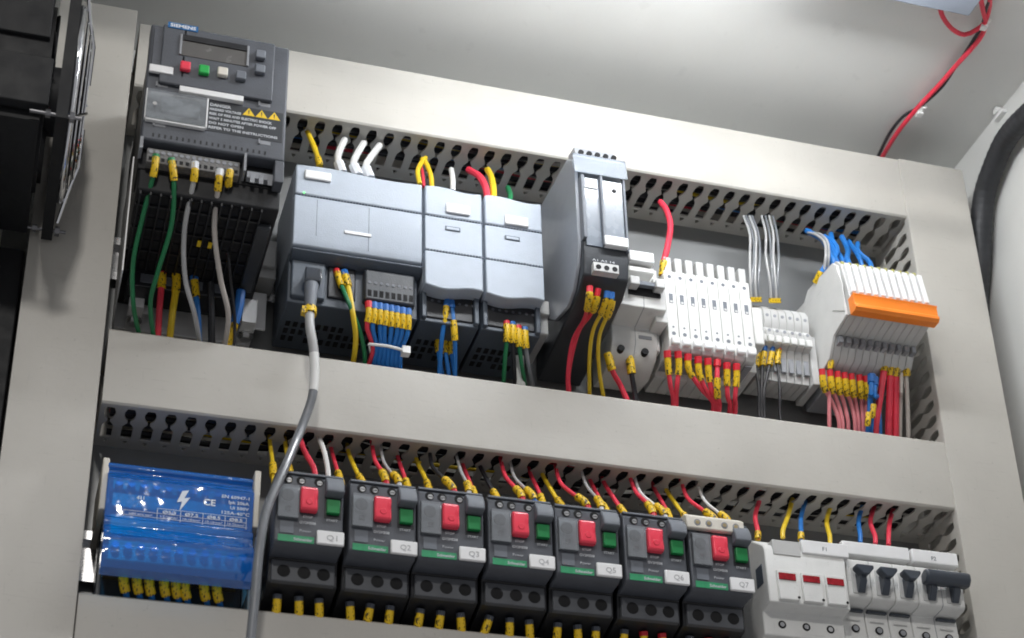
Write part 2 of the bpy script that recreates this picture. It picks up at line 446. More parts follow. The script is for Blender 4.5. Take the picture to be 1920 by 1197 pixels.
# ============================================================ hose on the right wall
P = [at(x, y, D) for x, y, D in ((1960,215,118),(1925,243,100),(1893,276,82),(1866,330,66),(1850,395,56),(1848,460,52),(1856,540,50),(1880,640,50),(1910,780,50))]
P = [(378.0 if p[0] < 400 else p[0], p[1], p[2]) for p in P]
def atx(px, py, X):
    a = (px-960)/FPX; b = (py-848)/FPX
    d = [RB[0][i]*a + RB[1][i]*b + RB[2][i] for i in range(3)]
    t = (X-CAM[0])/d[0]
    return (X, -(CAM[1]+t*d[1]), CAM[2]+t*d[2])
P = [atx(x, y, 379) for x, y in ((1990,165),(1925,217),(1886,262),(1860,320),(1845,370),(1839,430),(1837,498),(1833,560),(1838,640),(1852,740))]
sp = spline(P, 2.0)
o = MB().tube(sp, [8.6+(.3 if i % 3 == 0 else 0) for i in range(len(sp))], 18).build('conduit_hose', M['hose']); settle(o, P[-1])
tag(o, 'thick black cable hose curving down the right cabinet wall', 'hose')
o = MB().box(384, 390, 88, 93, 316, 321).box(386, 391, 84, 97, 313, 316).build('wall_clip', M['white'], bevel=.4); settle(o, (388, 90, 313)); tag(o, 'small white clip in the corner of ceiling and right wall', 'clip')

# ============================================================ fan on the left wall
F = thing('cabinet_fan', 'black axial fan with chrome finger guard mounted at the upper left', 'fan', (-350, 124, 77))
fd0, fd1, fz0, fz1 = 61, 187, 78, 202; fx0, fx1 = -392, -327; cD, cZ = (fd0+fd1)/2, (fz0+fz1)/2
b = MB()
for xa, xb in ((fx0, fx0+7), (fx1-7, fx1)):   # end flanges with round opening
    n = 32; k = 0
    ring = []; outer = []
    for i in range(n):
        a = 2*math.pi*i/n; ca, sa = math.cos(a), math.sin(a); mxx = max(abs(ca), abs(sa))
        ring.append((cD+57*ca, cZ+57*sa)); outer.append((cD+62.5*ca/mxx, cZ+62*sa/mxx))
    for i in range(n):
        j = (i+1) % n
        A = [b.v((xa, *outer[i])), b.v((xa, *outer[j])), b.v((xa, *ring[j])), b.v((xa, *ring[i]))]
        B = [b.v((xb, *outer[i])), b.v((xb, *outer[j])), b.v((xb, *ring[j])), b.v((xb, *ring[i]))]
        b.face(A); b.face(B); b.face([A[0],A[1],B[1],B[0]]); b.face([A[2],A[3],B[3],B[2]])
b.box(fx0+7.2, fx1-16, fd0+2, fd1-10, fz0+2, fz1-2)
b.cyl((cD, cZ), 58.5, fx0+6, fx1-14, 40, axis='x')
b.build('frame', M['fanblack'], F)
for za, zb, xe in ((8, 44, 12), (60, 92, 16), (104, 118, 9)):
    MB().box(fx0+8, fx1-xe, fd1-9, fd1-1, fz0+za, fz0+zb).build('side_web', M['fanblack'], F, bevel=.6)
b = MB().cyl((cD, cZ), 22, fx1-14, fx1-2, 28, axis='x'); b.build('hub', M['fanblack'], F, bevel=.6)
for i in range(7):
    a0 = 2*math.pi*i/7; bb = MB(); pr_ = []
    bb2 = [bb.v((x_, cD+r_*math.cos(a0+da), cZ+r_*math.sin(a0+da))) for x_, r_, da in ((fx1-12,21,0),(fx1-12,55,.15),(fx1-34,55,.75),(fx1-30,21,.65))]
    bb.face(bb2); bb.build('blade', M['fanblack'], F, solid=1.4)
g = MB()
for rr in (18, 25, 32, 39, 46, 53, 60):
    g.tube([(fx1+2+(7.5 if rr < 40 else 6 if rr < 50 else 3.5 if rr < 56 else 1.2), cD+rr*math.cos(2*math.pi*i/40), cZ+rr*math.sin(2*math.pi*i/40)) for i in range(40)], .8, 6, closed=True)
for a in (45, 135, 225, 315):
    ca, sa = math.cos(math.radians(a)), math.sin(math.radians(a))
    g.tube([(fx1+10.6, cD+14*ca, cZ+14*sa), (fx1+10.6, cD+38*ca, cZ+38*sa), (fx1+6, cD+56*ca, cZ+56*sa), (fx1+2, cD+76*ca, cZ+76*sa)], 1.2, 6)
g.build('finger_guard', M['chrome'], F)
MB().tube([(fx1+1.5, cD+61*math.cos(2*math.pi*i/48), cZ+61*math.sin(2*math.pi*i/48)) for i in range(48)], 2.0, 10, closed=True).build('inlet_ring', M['chrome'], F)
for (dd, zz) in ((fd0+6, fz0+4), (fd1-4, fz0+4), (fd0+6, fz1-6), (fd1-6, fz1-6)):
    MB().cyl((dd, zz), 1.2, fx1-22, fx1+8, 10, axis='x').cyl((dd, zz), 3.4, fx1+1, fx1+4, 6, axis='x').cyl((dd, zz), 2.6, fx1-13, fx1-10, 6, axis='x').build('mounting_screw', M['bolt'], F)
# added black box, stands in for the shade along the left wall
o = MB().box(-394, -343, 2, 50, -210, 76).build('shade_box', M['fanblack'], bevel=1); settle(o, (-390, 130, -60)); tag(o, 'black box standing in for the shade on the left wall under the fan', 'plate')

# ============================================================ frequency drive
T = thing('frequency_drive', 'dark grey frequency drive with display and coloured keys, top left of the panel', 'drive', (-236, 5, 56))
xa, xb = -282, -191.5
MB().box(xa+1.5, xb, 6, 135, 74, 196).build('housing', M['fanblack'], T, bevel=1.5)
MB().box(-280, -188, 1, 5.5, 55, 215).build('back_plate', M['alu'], T, bevel=.6)
f = MB().box(xa, xb, 135, 146, 105, 200)
f.build('front_cover', M['drive'], T, bevel=1.4)
# raised keypad frame
x0, x1, z0, z1 = rect((308, 40), (508, 170), 151); MB().box(x0, xb-10, 146, 149, 150, z1).build('keypad_frame', M['drive'], T, bevel=1)
ds = MB(); dx0, dx1, dz0, dz1 = rect((343, 64), (463, 100), 150)
dz0 = dz1-17
for q_ in (dx0-1.5, dx1): MB().box(q_, q_+1.5, 149, 150.3, dz0, dz1).build('bezel_edge', M['mgrey'], T, bevel=.3)
MB().box(dx0, dx1, 149, 149.4, dz0, dz1).build('display', M['lcd'], T)
MB().box(dx0, dx1, 149.4, 150.2, dz1-4.5, dz1).build('display_hood', M['black'], T)
x0, x1, z0, z1 = rect((316, 39), (372, 56), 150); z0 = z1-4.6
MB().box(x0, x1, 149, 149.5, z0, z1).build('logo_plate', M['blueprint'], T)
text('SIEMENS', 'lettering', M['label'], T, x0+1.5, z0+1, 149.6, 3.6, wd=(x1-x0)-3, bold=.1)
for (px, py, mm) in ((348,122,'red'),(383,129,'bgreen'),(418,133,'cream'),(452,140,'lever'),(489,101,'lever'),(488,128,'lever')):
    x, _, z = at(px, py, 152)
    MB().box(x-3.3, x+3.3, 149, 152.6, z-3.6, z+3.2).build('key', M[mm], T, bevel=.8)
x0, _, z0 = at(276, 44, 147); x1, _, z1 = at(324, 140, 147)
MB().box(-280, -259.5, 146, 147.6, z1+1, 196).build('side_cover', M['drive'], T, bevel=.5)
MB().box(-260.5, -259.5, 146, 149, z1-2, 196).build('cover_edge', M['mgrey'], T)
x0, x1, z0, z1 = rect((272, 118), (326, 142), 149); MB().box(-281, x1-.6, 147.6, 150, z1-6.2, z1-.2).build('paper_label', M['label'], T, bevel=.5)
x0, x1, z0, z1 = rect((337, 160), (456, 192), 149); MB().box(x0, x1, 146, 149.8, z1-4.8, z1-.4).build('serial_label', M['label'], T, bevel=.3)
# clear cover over interface port
x0, x1, z0, z1 = rect((277, 168), (384, 242), 147)
z0 = z1-24
MB().box(x0, x1, 146, 146.6, z0, z1).build('port_recess', M['lgrey'], T)
MB().box(x0-.8, x0, 146, 149, z0, z1).box(x1, x1+1, 146, 149, z0, z1).box(x0, x1, 146, 149, z0-1, z0).build('port_frame', M['label'], T, bevel=.2)
MB().box(x0+9, x1-4, 146.6, 148.8, z0+7, z1-4).build('memory_card', M['label'], T, bevel=.8)
MB().prism([(149,z0+.5),(149.4,z0+.5),(149.4,z1-.5),(149,z1-.5)], x0, x1).build('clear_cover', M['clear'], T)
MB().cyl((x0+5, z1-12), 1.4, 148, 149.6, 12).build('screw', M['steel'], T)
for (px, py) in ((305,160),(497,197),(300,234),(497,268)):
    x, _, z = at(px, py, 146); MB().box(x-3.4, x+3.4, 146, 146.15, z-1.4, z+1.4).box(x-4.4, x-3.4, 146, 147.2, z-1.8, z+1.8, M['mgrey']).build('latch_slot', M['hole'], T)
# warning label
x0, x1, z0, z1 = rect((391, 189), (527, 262), 146)
z1 = z1-.2; z0 = z1-24
MB().box(x0, x1+0.5, 146, 146.25, z0, z1).build('warning_label', M['black2'], T)
text('DANGER', 'lettering', M['inkl'], T, x0+1, z1-3.6, 146.35, 3.3, bold=.12)
for i, (ln, ww) in enumerate((('HAZARD VOLTAGE', 20), ('RISK OF FIRE AND ELECTRIC SHOCK', 40), ('WAIT 5 MINUTES AFTER POWER OFF', 43), ('DO NOT OPEN', 22), ('REFER TO THE INSTRUCTIONS', 44))):
    text(ln, 'lettering', M['inkl'], T, x0+1, z1-7-3.7*i, 146.35, 2.6, wd=ww, bold=.09)
for i in range(3):
    cx = x0+26+i*8.2; b = MB(); b.slab([(cx-3.9, z1-6.6), (cx+3.9, z1-6.6), (cx, z1-.4)], 146.25, 146.5); b.build('warning_triangle', M['yellow'], T)
    MB().box(cx-.35, cx+.35, 146.5, 146.6, z1-4.4, z1-2.3).box(cx-.35, cx+.35, 146.5, 146.6, z1-5.4, z1-4.9).build('exclamation_mark', M['ink'], T)
# little vents below label
b = MB()
for i in range(20): b.box(-275+i*3.7, -273.8+i*3.7, 146, 146.2, 108, 110.5)
b.build('marking_row', M['black'], T)
# terminal bay
MB().box(xa+.5, xb-.5, 110, 136, 89.5, 105).build('terminal_bay', M['fanblack'], T, bevel=.5)
MB().box(-282, -280, 135, 147, 97, 106).box(-217, -215.5, 135, 147, 92, 106).build('bay_edge', M['mgrey'], T)
MB().box(xb-6, xb, 135, 146, 88, 105).build('cover_tab', M['drive'], T, bevel=.6)
tb = MB().box(-277, -219, 136, 143, 90, 101); tb.build('terminal_strip', M['terms'], T, bevel=.5)
b = MB(); b2 = MB()
for i in range(15):
    x = -274.5+i*3.8; b.cyl((x, 98.2), 1.35, 143, 143.4, 10); b2.box(x-1.1, x+1.1, 143, 143.15, 91.5, 94.2)
b.build('terminal_screws', M['mgrey'], T); b2.build('wire_openings', M['hole'], T)
b = MB().box(-214, -197, 136, 141, 92, 97)
for i in range(3): b.box(-212+i*5.6, -209+i*5.6, 141, 141.4, 88, 95)
b.build('link_connector', M['mgrey'], T, bevel=.4)
# vent grid on the underside
b = MB()
for i in range(12):
    for j in range(7):
        if 4 < i < 7 and j == 3: continue
        b.box(-277+i*6.3, -273+i*6.3, 52+j*12, 60+j*12, 73.4, 74.4)
b.build('vent_grid', M['hole'], T)
b = MB()
for i in range(13): b.box(-278.5+i*6.3, -277.5+i*6.3, 48, 134, 71.6, 73.9)
for j in range(4): b.box(-280, -203, 48+j*24, 49.6+j*24, 72.4, 73.9)
b.build('vent_ribs', M['black'], T)
MB().box(-203, -194, 46, 120, 70, 74).build('underside_rib', M['black2'], T, bevel=1)
for i in range(2): MB().box(-237+i*7, -234.5+i*7, 88, 94, 71.2, 71.9).build('warning_mark', M['yellow'], T)
b = MB().box(-276, -200, 26, 48, 62, 74)
b.build('power_terminal_block', M['black'], T, bevel=.8)
b = MB()
for i in range(4): b.box(-268+i*15, -257+i*15, 48, 48.6, 65, 72)
b.build('terminal_covers', M['drive'], T, bevel=.3)
MB().box(-281.4, -280.6, 5.5, 70, 57, 150).build('heat_sink_edge', M['alu'], T)
for xx in (-264, -187):
    MB().box(xx-7, xx+7, 18, 20, 60, 90).build('foot_plate', M['label'], T, bevel=.5)
for xx in (-268, -193):
    ft = MB().box(xx-5, xx+5, 5.5, 34, 55, 56.6).box(xx-5, xx+5, 30, 34, 56, 74).build('mounting_foot', M['alu'], T, bevel=.4)
    MB().cyl((xx, 18), 4, 51, 55, 6, axis='z').cyl((xx, 18), 5.5, 53.8, 55, 16, axis='z').build('bolt', M['steel'], T)

G1 = 'wires plugged into the drive control strip'
wire([(293,290,144),(287,330,140),(268,405,118),(250,490,95),(250,570,75),(264,640,45),(270,665,38)], 'w_green', 'left green control wire dropping from the drive terminal strip', G1, r=1.5, fer='f_green', sleeve=(2,15))
wire([(321,297,144),(326,340,140),(322,420,120),(296,510,95),(282,570,75),(290,645,45),(293,670,38)], 'w_green', 'second green control wire from the left under the drive terminal strip', G1, r=1.5, fer='f_green', sleeve=(2,15))
wire([(366,304,144),(363,340,140),(346,430,115),(347,520,90),(365,590,70),(375,650,42),(376,680,38)], 'w_grey', 'grey control wire hanging in the middle of the drive underside', G1, r=1.6, fer='f_white', sleeve=(1,13))
wire([(413,318,144),(409,350,140),(402,430,115),(413,520,90),(428,590,70),(420,655,42),(418,680,38)], 'w_beige', 'beige control wire hanging right of the grey one below the drive', G1, r=1.7, fer='f_white', sleeve=(1,14))
wire([(432,318,144),(428,345,140),(424,420,100),(432,520,70),(440,600,50),(438,680,36)], 'w_black', 'black control wire with the rightmost yellow sleeve on the drive strip', G1, r=1.1, fer='f_white', sleeve=(1,12))
G2 = 'power wires in the drive lower terminals'
wire([(303,500,50),(303,530,48),(299,580,46),(296,640,36),(295,665,34)], 'w_red', 'thick red power wire at the bottom left of the drive', G2, r=2.1, fer='f_red', sleeve=(3,16), sr=3)
wire([(330,508,50),(330,540,48),(323,590,46),(318,640,36),(316,665,34)], 'w_yellow', 'thick yellow power wire next to the red one under the drive', G2, r=2.3, sleeve=(1,15), sr=2.9)
wire([(363,512,50),(366,540,48),(371,590,46),(374,645,36),(376,670,34)], 'w_blue', 'blue power wire behind the grey control wire under the drive', G2, r=2.0, fer='f_blue', sleeve=(4,18), sr=2.6)
wire([(395,530,50),(396,570,46),(397,640,36),(397,670,34)], 'w_black', 'thick black power wire in the middle of the drive terminals', G2, r=2.4)
wire([(452,545,50),(448,575,48),(438,615,44),(425,655,36),(420,675,34)], 'w_yellow', 'yellow power wire with a blue end leaving the drive at lower right', G2, r=2.0, fer='f_blue', fl=24, sleeve=(24,40), sr=2.5)

# ============================================================ controllers
def plc_module(name, label, x0, x1, kind):
    t = thing(name, label, 'controller', ((x0+x1)/2, 5, 62), 'light grey controller modules on the upper rail')
    MB().box(x0+.2, x1-.2, 5, 62, 57, 159).build('housing', M['plcd'], t, bevel=.8)
    MB().box(x0, x1-.3, 8, 70, 96 if kind == 'cpu' else 82, 160.5).build('inner_body', M['plc'], t, bevel=.6)
    n = 14
    # top cover with slightly wavy upper edge
    up = [(x0+(x1-x0)*i/n, 161.5+1.0*math.sin(i/n*6.28)) for i in range(n, -1, -1)]
    MB().slab([(x0+.25, 136.6), (x1-.25, 136.6)] + [(min(max(x, x0+.25), x1-.25), z) for x, z in up], 60, 76).build('top_cover', M['plc'], t, bevel=1.2)
    if kind == 'cpu':
        MB().prism([(62,136),(75.4,136),(75.6,131),(75.4,100),(74,95.5),(66,93.5),(62,95)], x0+.2, x1-.2).build('front_cover', M['plc'], t, bevel=.8)
        MB().prism([(10,94),(72,94.6),(73.2,93),(68,89),(10,89)], x0+.6, x1+1).build('lower_lip', M['plcd'], t, bevel=.8)
        # seam ribs
        b = MB()
        for i in range(40): b.box(x0+3+i*2.1, x0+4.2+i*2.1, 75.2, 75.9, 136.05, 136.5)
        b.build('hinge', M['seam'], t)
        MB().box(x0+15.8, x0+16.1, 75.35, 75.7, 104, 134).build('panel_joint', M['seam'], t)
        MB().box(x0+51.8, x0+52.1, 75.35, 75.7, 98, 134).build('panel_joint', M['seam'], t)
        x_, _, z_ = at(646, 428, 76); MB().box(x_, x_+18.5, 75.4, 76.3, z_-4, z_-1.4).build('name_strip', M['label'], t, bevel=.3)
        x_, _, z_ = at(571, 318, 76); MB().box(x_, x_+18.5, 76, 78, z_-8, z_-.6).build('paper_label', M['label'], t, bevel=.9)
        MB().box(x0+6, x0+7, 75.9, 76.3, 137.5, 138.5).build('status_light', mat('led_green', (.1,.6,.1), .3, emit=((.1,1,.15),2.5)), t)
        # lower connectors
        MB().box(x0+2, x0+25, 40, 66, 60, 89).build('port_block', M['plcd'], t, bevel=1)
        tb = MB().box(x0+51, x0+86, 50, 69, 63, 88); tb.build('terminal_block', M['black2'], t, bevel=1.6)
        b = MB(); b2 = MB()
        for i in range(8): b.cyl((x0+54.5+i*4.1, 77), 1.3, 69, 69.3, 10); b2.box(x0+53.2+i*4.1, x0+55.9+i*4.1, 69, 69.2, 66, 71)
        b.build('terminal_screws', M['drive'], t); b2.build('wire_openings', M['hole'], t)
        MB().box(x0+27, x0+46, 45, 64, 64, 90).build('power_terminal', M['black'], t, bevel=1)
    else:
        MB().box(x0+.3, x1-.3, 62, 75.4, 107.3, 136.0).build('front_cover', M['plc'], t, bevel=.8)
        lo = [(x0+.3+(x1-x0-.6)*i/n, 77.5+1.6*math.sin(i/n*6.28+2.6)) for i in range(n+1)]
        MB().slab(lo + [(x1-.3, 106.2), (x0+.3, 106.2)], 60, 75.8).build('terminal_cover', M['plc'], t, bevel=.9)
        b = MB()
        for i in range(19): b.box(x0+2+i*2.15, x0+3.3+i*2.15, 75.2, 76.0, 106.0, 107.4)
        b.build('hinge', M['seam'], t); b = MB()
        for i in range(19): b.box(x0+2+i*2.15, x0+3.3+i*2.15, 75.2, 75.8, 136.0, 136.6)
        b.build('hinge', M['seam'], t)
        cx = x0+14.5; b = MB().box(cx, cx+11, 75.4, 76.2, 125.5, 129.2); b.build('handle_rim', M['seam'], t, bevel=.4)
        MB().box(cx+1.2, cx+10, 76.2, 76.35, 126.3, 128.2).build('handle_slot', M['plc'], t)
        MB().box(x0+4, x1-4, 52, 63, 60, 84).build('terminal_block', M['black'], t, bevel=1)
        b2 = MB()
        for i in range(7): b2.cyl((x0+8.5+i*4.8, 74), 1.1, 63, 63.3, 10)
        b2.build('terminal_screws', M['drive'], t)
        MB().box(x0+.6, x0+4, 40, 66, 58, 84).build('cheek', M['plcd'], t, bevel=.8); MB().box(x1-4, x1-.6, 40, 66, 58, 84).build('cheek', M['plcd'], t, bevel=.8)
    b = MB()
    for i in range(int((x1-x0-8)/5.2)):
        for j in range(3):
            if (i*7+j) % 11 == 3: continue
            b.box(x0+4+i*5.2, x0+7+i*5.2, 16+j*9, 21.5+j*9, 56.4, 57.1)
    b.build('vent_holes', M['hole'], t)
    return t
plc_module('controller', 'wide light grey controller with dark underside and network plug', -173, -83.5, 'cpu')
t1 = plc_module('expansion_module', 'narrow light grey expansion module directly right of the wide controller', -82, -40.5, 'sm')
x_, _, z_ = at(835, 382, 76); MB().box(x_, x_+17.5, 76, 78, z_-8, z_).build('paper_label', M['label'], t1, bevel=.9)
t2 = plc_module('expansion_module', 'narrow light grey expansion module next to the tall black relay, blank label above', -39, 3.5, 'sm')
x_, _, z_ = at(945, 404, 76); MB().box(x_, x_+17.5, 76, 78, z_-8, z_).build('paper_label', M['label'], t2, bevel=.9)
o = MB().box(-189, -176, 7.5, 30, 96, 128).box(-188, -177, 30, 34, 103, 120).build('end_bracket', M['lgrey'], bevel=.8); settle(o, (-182, 8, 96)); tag(o, 'light grey end bracket between the drive and the wide controller', 'bracket', 'rail end brackets')

# wires out of the top of the controllers
G3 = 'wires rising from the controllers into the top duct'
wire([(600,312,58),(597,300,56),(590,278,46),(578,250,38),(574,240,34)], 'w_yellow', 'yellow wire rising behind the top left corner of the wide controller', G3, r=2.0, sr=2.6, sleeve=(0,10))
for k, pp in enumerate(([(642,325,58),(634,300,56),(636,285,50),(646,262,40)], [(672,330,58),(663,308,56),(668,292,50),(682,268,40)], [(694,335,58),(686,312,56),(694,296,50),(712,272,40)])):
    wire(pp, 'w_white', f'{ORD[k]} of three white wires rising behind the wide controller, counted from the left', G3, r=2.5, fer='f_white', fl=10)
wire([(787,345,58),(783,322,54),(790,305,46),(798,296,38)], 'w_yellow', 'left leg of the yellow wire pair above the joint of controller and first module', G3, r=1.8)
wire([(810,352,58),(808,330,54),(800,308,46),(792,298,38)], 'w_yellow', 'right leg of the yellow wire pair above the joint of controller and first module', G3, r=1.8)
wire([(795,350,56),(793,330,50),(790,310,40)], 'w_red', 'thin dark red wire between the two yellow wires above the first module', G3, r=1.2)
wire([(849,358,58),(849,335,54),(846,318,40)], 'w_white', 'short white wire rising behind the first expansion module', G3, r=2.0)
wire([(914,372,60),(910,350,56),(898,330,46),(878,318,38)], 'w_red', 'thick red wire curving into the top duct above the second module', G3, r=2.6)
wire([(926,372,60),(925,352,56),(921,332,44),(914,318,38)], 'w_yellow', 'yellow wire beside the thick red one above the second module', G3, r=2.4)
wire([(954,382,58),(957,366,52),(952,352,40)], 'w_green', 'short green wire above the right half of the second module', G3, r=2.0)

# lower wires
G4 = 'wires leaving the controller power terminal'
wire([(631,506,64),(638,530,67),(655,570,70),(676,625,60),(684,670,46),(682,705,34)], 'w_green', 'green wire from the power terminal of the wide controller', G4, r=1.5, fer='f_red', sleeve=(3,16))
wire([(645,510,64),(652,535,68),(662,590,68),(667,640,56),(659,700,34)], 'w_yellow', 'yellow wire from the power terminal of the wide controller', G4, r=1.9, fer='f_blue', sleeve=(3,15), sr=2.8)
for i in range(8):
    xs = 691+i*10.6; ys = 566+2.0*i
    wire([(xs,ys,69),(xs+.5,ys+25,68),(xs-1+random.uniform(-2,2),ys+48,64),(699+i*7.4,652+i*1.5,52),(690+i*8.6,690+i*2,40),(690+i*8.6,712+i*2,33)], 'w_red' if i == 0 else 'w_blue',
         ('red wire at the left end of the tied wires' if i == 0 else f'{ORD[i-1]} blue wire right of the red one in the tied bundle') + ' under the controller', 'eight tied wires under the wide controller', r=1.6, fer='f_red' if i == 0 else 'f_blue', sleeve=(3,15), sr=2.2)
a = at(693, 650, 55); b_ = at(757, 662, 55)
o = MB().tube(spline([(a[0]-1,58,a[2]),((a[0]+b_[0])/2,61,(a[2]+b_[2])/2-1),(b_[0],58,b_[2])]), 1.1, 8).tube([(a[0]-1,58,a[2]),(a[0]+2,48,a[2]),(b_[0]-2,48,b_[2]),(b_[0],58,b_[2])], .9, 6).box(b_[0]-2, b_[0]+3.5, 54, 60, b_[2]-2.5, b_[2]+3).build('cable_tie', M['w_white']); settle(o, a); tag(o, 'white cable tie round the eight wires under the wide controller', 'cable tie')
G5 = 'blue wires under the first expansion module'
wire([(838,563,62),(835,590,62),(828,640,54),(824,700,40),(824,722,34)], 'w_blue', 'left front blue wire with high yellow sleeve under the first expansion module', G5, r=1.6, fer='f_blue', fl=6, sleeve=(6,19))
wire([(846,565,62),(850,600,62),(853,640,58),(853,705,40),(853,726,34)], 'w_blue', 'right front blue wire with lower yellow sleeve under the first expansion module', G5, r=1.6, fer='f_blue', fl=6, sleeve=(16,30))
for k, x in enumerate((821, 834, 845)):
    wire([(x,622+k*2,40),(x,650,40),(x+8,705,34),(x+8,725,30)], 'w_blue', f'{ORD[k]} rear blue wire from the left, deep under the first expansion module', G5, r=1.5, fer='f_blue', sleeve=(4,16))
G6 = 'four wires under the second expansion module'
for k, (x, y, c, fe, ex) in enumerate(((950,603,'w_green','f_red',944),(961,605,'w_black','f_blue',966),(972,612,'w_green','f_red',984),(984,615,'w_dgrey','f_blue',998))):
    wire([(x,y,63),(x+1,y+28,63),((x+ex)/2,y+70,54),(ex,722,38),(ex,742,32)], c, f'{ORD[k]} from the left of the four wires under the second expansion module', G6, r=1.5, fer=fe, sleeve=(3,16), sr=2.6)
wire([(972,668,46),(973,700,42),(978,745,34)], 'w_white', 'thick white cable stub behind the four wires of the second module', None, r=4.0)

# network cable
t = thing('network_cable', 'thick grey network cable with translucent plug crossing the middle duct', 'cable', at(575, 500, 70))
path = spline([at(*p) for p in ((584,535,80),(582,575,84),(581,610,88),(589,665,86),(587,735,82),(566,800,80),(528,890,92),(499,960,100),(485,1040,104),(478,1120,104),(468,1215,104),(462,1260,104))], 3)
MB().tube(path, 2.9, 14).build('cable_jacket', M['w_dgrey'], t)
MB().tube(cut(path, 58, 84), 3.1, 14).build('white_sleeve', M['w_white'], t)
x_, _, z_ = at(585, 520, 74)
MB().box(x_-5.5, x_+5.5, 60, 80, z_-6, z_+4).build('plug', M['clear2'], t, bevel=.8)
bt = cut(path, 0, 22); MB().tube(bt, [4.9-.2*i for i in range(len(bt))], 14).build('boot', M['lever'], t)
MB().tube(cut(path, 27, 58), 3.05, 14).build('grey_jacket', M['w_grey'], t)
seg = cut(path, 22, 28); MB().tube(seg, 4.4, 12).box(seg[0][0]-6, seg[0][0]-1, seg[0][1]-1, seg[0][1]+4, seg[0][2]-6, seg[0][2]-1).build('marker_sleeve', M['sleeve'], t)

# ============================================================ tall black relay
R_ = thing('safety_relay', 'tall black relay module with clear top flap and two terminal rows', 'relay', (32, 5, 58))
rx0, rx1 = 16, 51
MB().prism([(6,58),(100,70),(113,78),(116,92),(116,150),(110,170),(98,186),(6,192)], rx0+2.4, rx1).build('housing', M['black2'], R_, bevel=1.2)
MB().prism([(8,112),(58,76),(84,70),(98,75),(108,88),(113,104),(113,164),(109,178),(98,187),(8,193)], rx0, rx0+2.5).build('side_panel', M['silver'], R_, bevel=.5)
MB().box(rx0+4.5, rx1-2, 116, 116.8, 100, 158).build('front_face', mat('front_blue_grey', (.13,.155,.19), .25, coat=.4), R_, bevel=.3)
MB().box(rx0+16, rx0+18, 116.4, 120, 100, 160).box(rx0+2, rx0+4.5, 108, 120, 104, 158).box(rx1-1.8, rx1, 114, 118.5, 98, 160).build('front_rib', M['lever'], R_, bevel=.6)
MB().box(rx0+6, rx0+14.5, 116.8, 117.6, 149, 157).build('paper_label', M['label'], R_)
MB().cyl((rx0+27, 150), 1.6, 116.6, 117.2, 14).build('indicator', M['hole'], R_)
MB().prism([(96,192),(109,190),(112,179),(98,180)], rx0+2, rx1-3).build('top_terminal', M['mgrey'], R_, bevel=.4)
b = MB()
for i in range(5): b.cyl((rx0+6.2+i*6.1, 184.2), 2.0, 108.0, 112.0, 14)
b.build('terminal_openings', M['hole'], R_)
MB().prism([(118.5,160),(119.6,160),(117,178),(113,180),(112.5,179),(115.6,177)], rx0-2, rx1+2).build('clear_flap', M['flap'], R_, bevel=.3)
x_, x2_, z0_, z1_ = rect((1133, 440), (1179, 470), 120)
MB().box(x_, x2_, 116, 121, z1_-8.4, z1_-.3).build('white_tab', M['label'], R_, bevel=.8)
x_, x2_, z0_, z1_ = rect((1110, 486), (1162, 512), 119)
MB().box(x_+1, x2_, 112, 118.5, z1_-8.5, z1_-1).build('lower_terminal', M['lgrey'], R_, bevel=.6)
b = MB()
for i in range(3): b.cyl((x_+4.6+i*5.8, z1_-5), 1.9, 118.4, 118.8, 14)
b.build('terminal_openings', M['hole'], R_)
text('A1 A2 14', 'lettering', M['inkl'], R_, x_+1, z1_+.8, 116.9, 2.4, wd=16)
o = MB().box(6, 14.5, 8, 48, 70, 92).box(6, 14.5, 40, 52, 84, 96).build('end_bracket', M['lgrey'], bevel=1.2); settle(o, (10, 8, 70)); tag(o, 'light grey end bracket between the second module and the black relay', 'bracket', 'rail end brackets')
G7 = 'wires under the tall black relay'
wire([(1106,537,112),(1104,565,108),(1095,600,85),(1074,640,64),(1065,700,48),(1066,755,34)], 'w_red', 'left red wire hanging under the black relay', G7, r=1.5, fer='f_red', sleeve=(5,20), sr=2.6)
wire([(1122,541,112),(1116,572,106),(1106,592,88),(1084,625,70),(1067,700,46),(1070,755,34)], 'w_red', 'right red wire under the black relay, joining the left one', G7, r=1.3, fer='f_red', sleeve=(6,20), sr=2.6)
wire([(1139,546,112),(1134,575,106),(1112,620,80),(1105,680,60),(1106,755,34)], 'w_yellow', 'left yellow wire hanging under the black relay', G7, r=1.4, fer='f_blue', sleeve=(6,18), sr=2.6)
wire([(1147,548,112),(1144,578,106),(1124,630,78),(1123,690,56),(1134,758,34)], 'w_yellow', 'right yellow wire hanging under the black relay', G7, r=1.4, fer='f_blue', sleeve=(6,20), sr=2.8)

# ============================================================ small two pole breaker
t = thing('circuit_breaker', 'small white two pole breaker half hidden beside the black relay', 'circuit breaker', (75, 8, 55))
bx0, bx1 = 60, 95
MB().prism([(8,58),(30,55),(46,62),(52,72),(52,84),(72,88),(74,108),(52,110),(50,128),(8,130)], bx0, bx1-.3).build('body', M['white'], t, bevel=.8)
MB().prism([(40,60),(46.3,61.9),(52.3,72),(52.3,83.8),(72.3,87.8),(74.3,108.2),(50,110)], bx0+17.4, bx0+17.8).build('pole_joint', M['mgrey'], t)
MB().box(bx0+6, bx0+30, 73, 74.4, 97, 103).build('switch_slot', M['hole'], t)
MB().box(bx0+5, bx0+12, 74, 82, 100, 107).box(bx0+24, bx0+31, 74, 82, 100, 107).build('toggle', M['lgrey'], t, bevel=.8)
MB().box(bx0+12, bx0+24, 76, 80, 101.5, 105).build('toggle_link', M['lever'], t, bevel=.5)
MB().box(bx0+20, bx0+30, 52, 52.6, 75, 78).build('lettering_slot', M['mgrey'], t, bevel=.3)
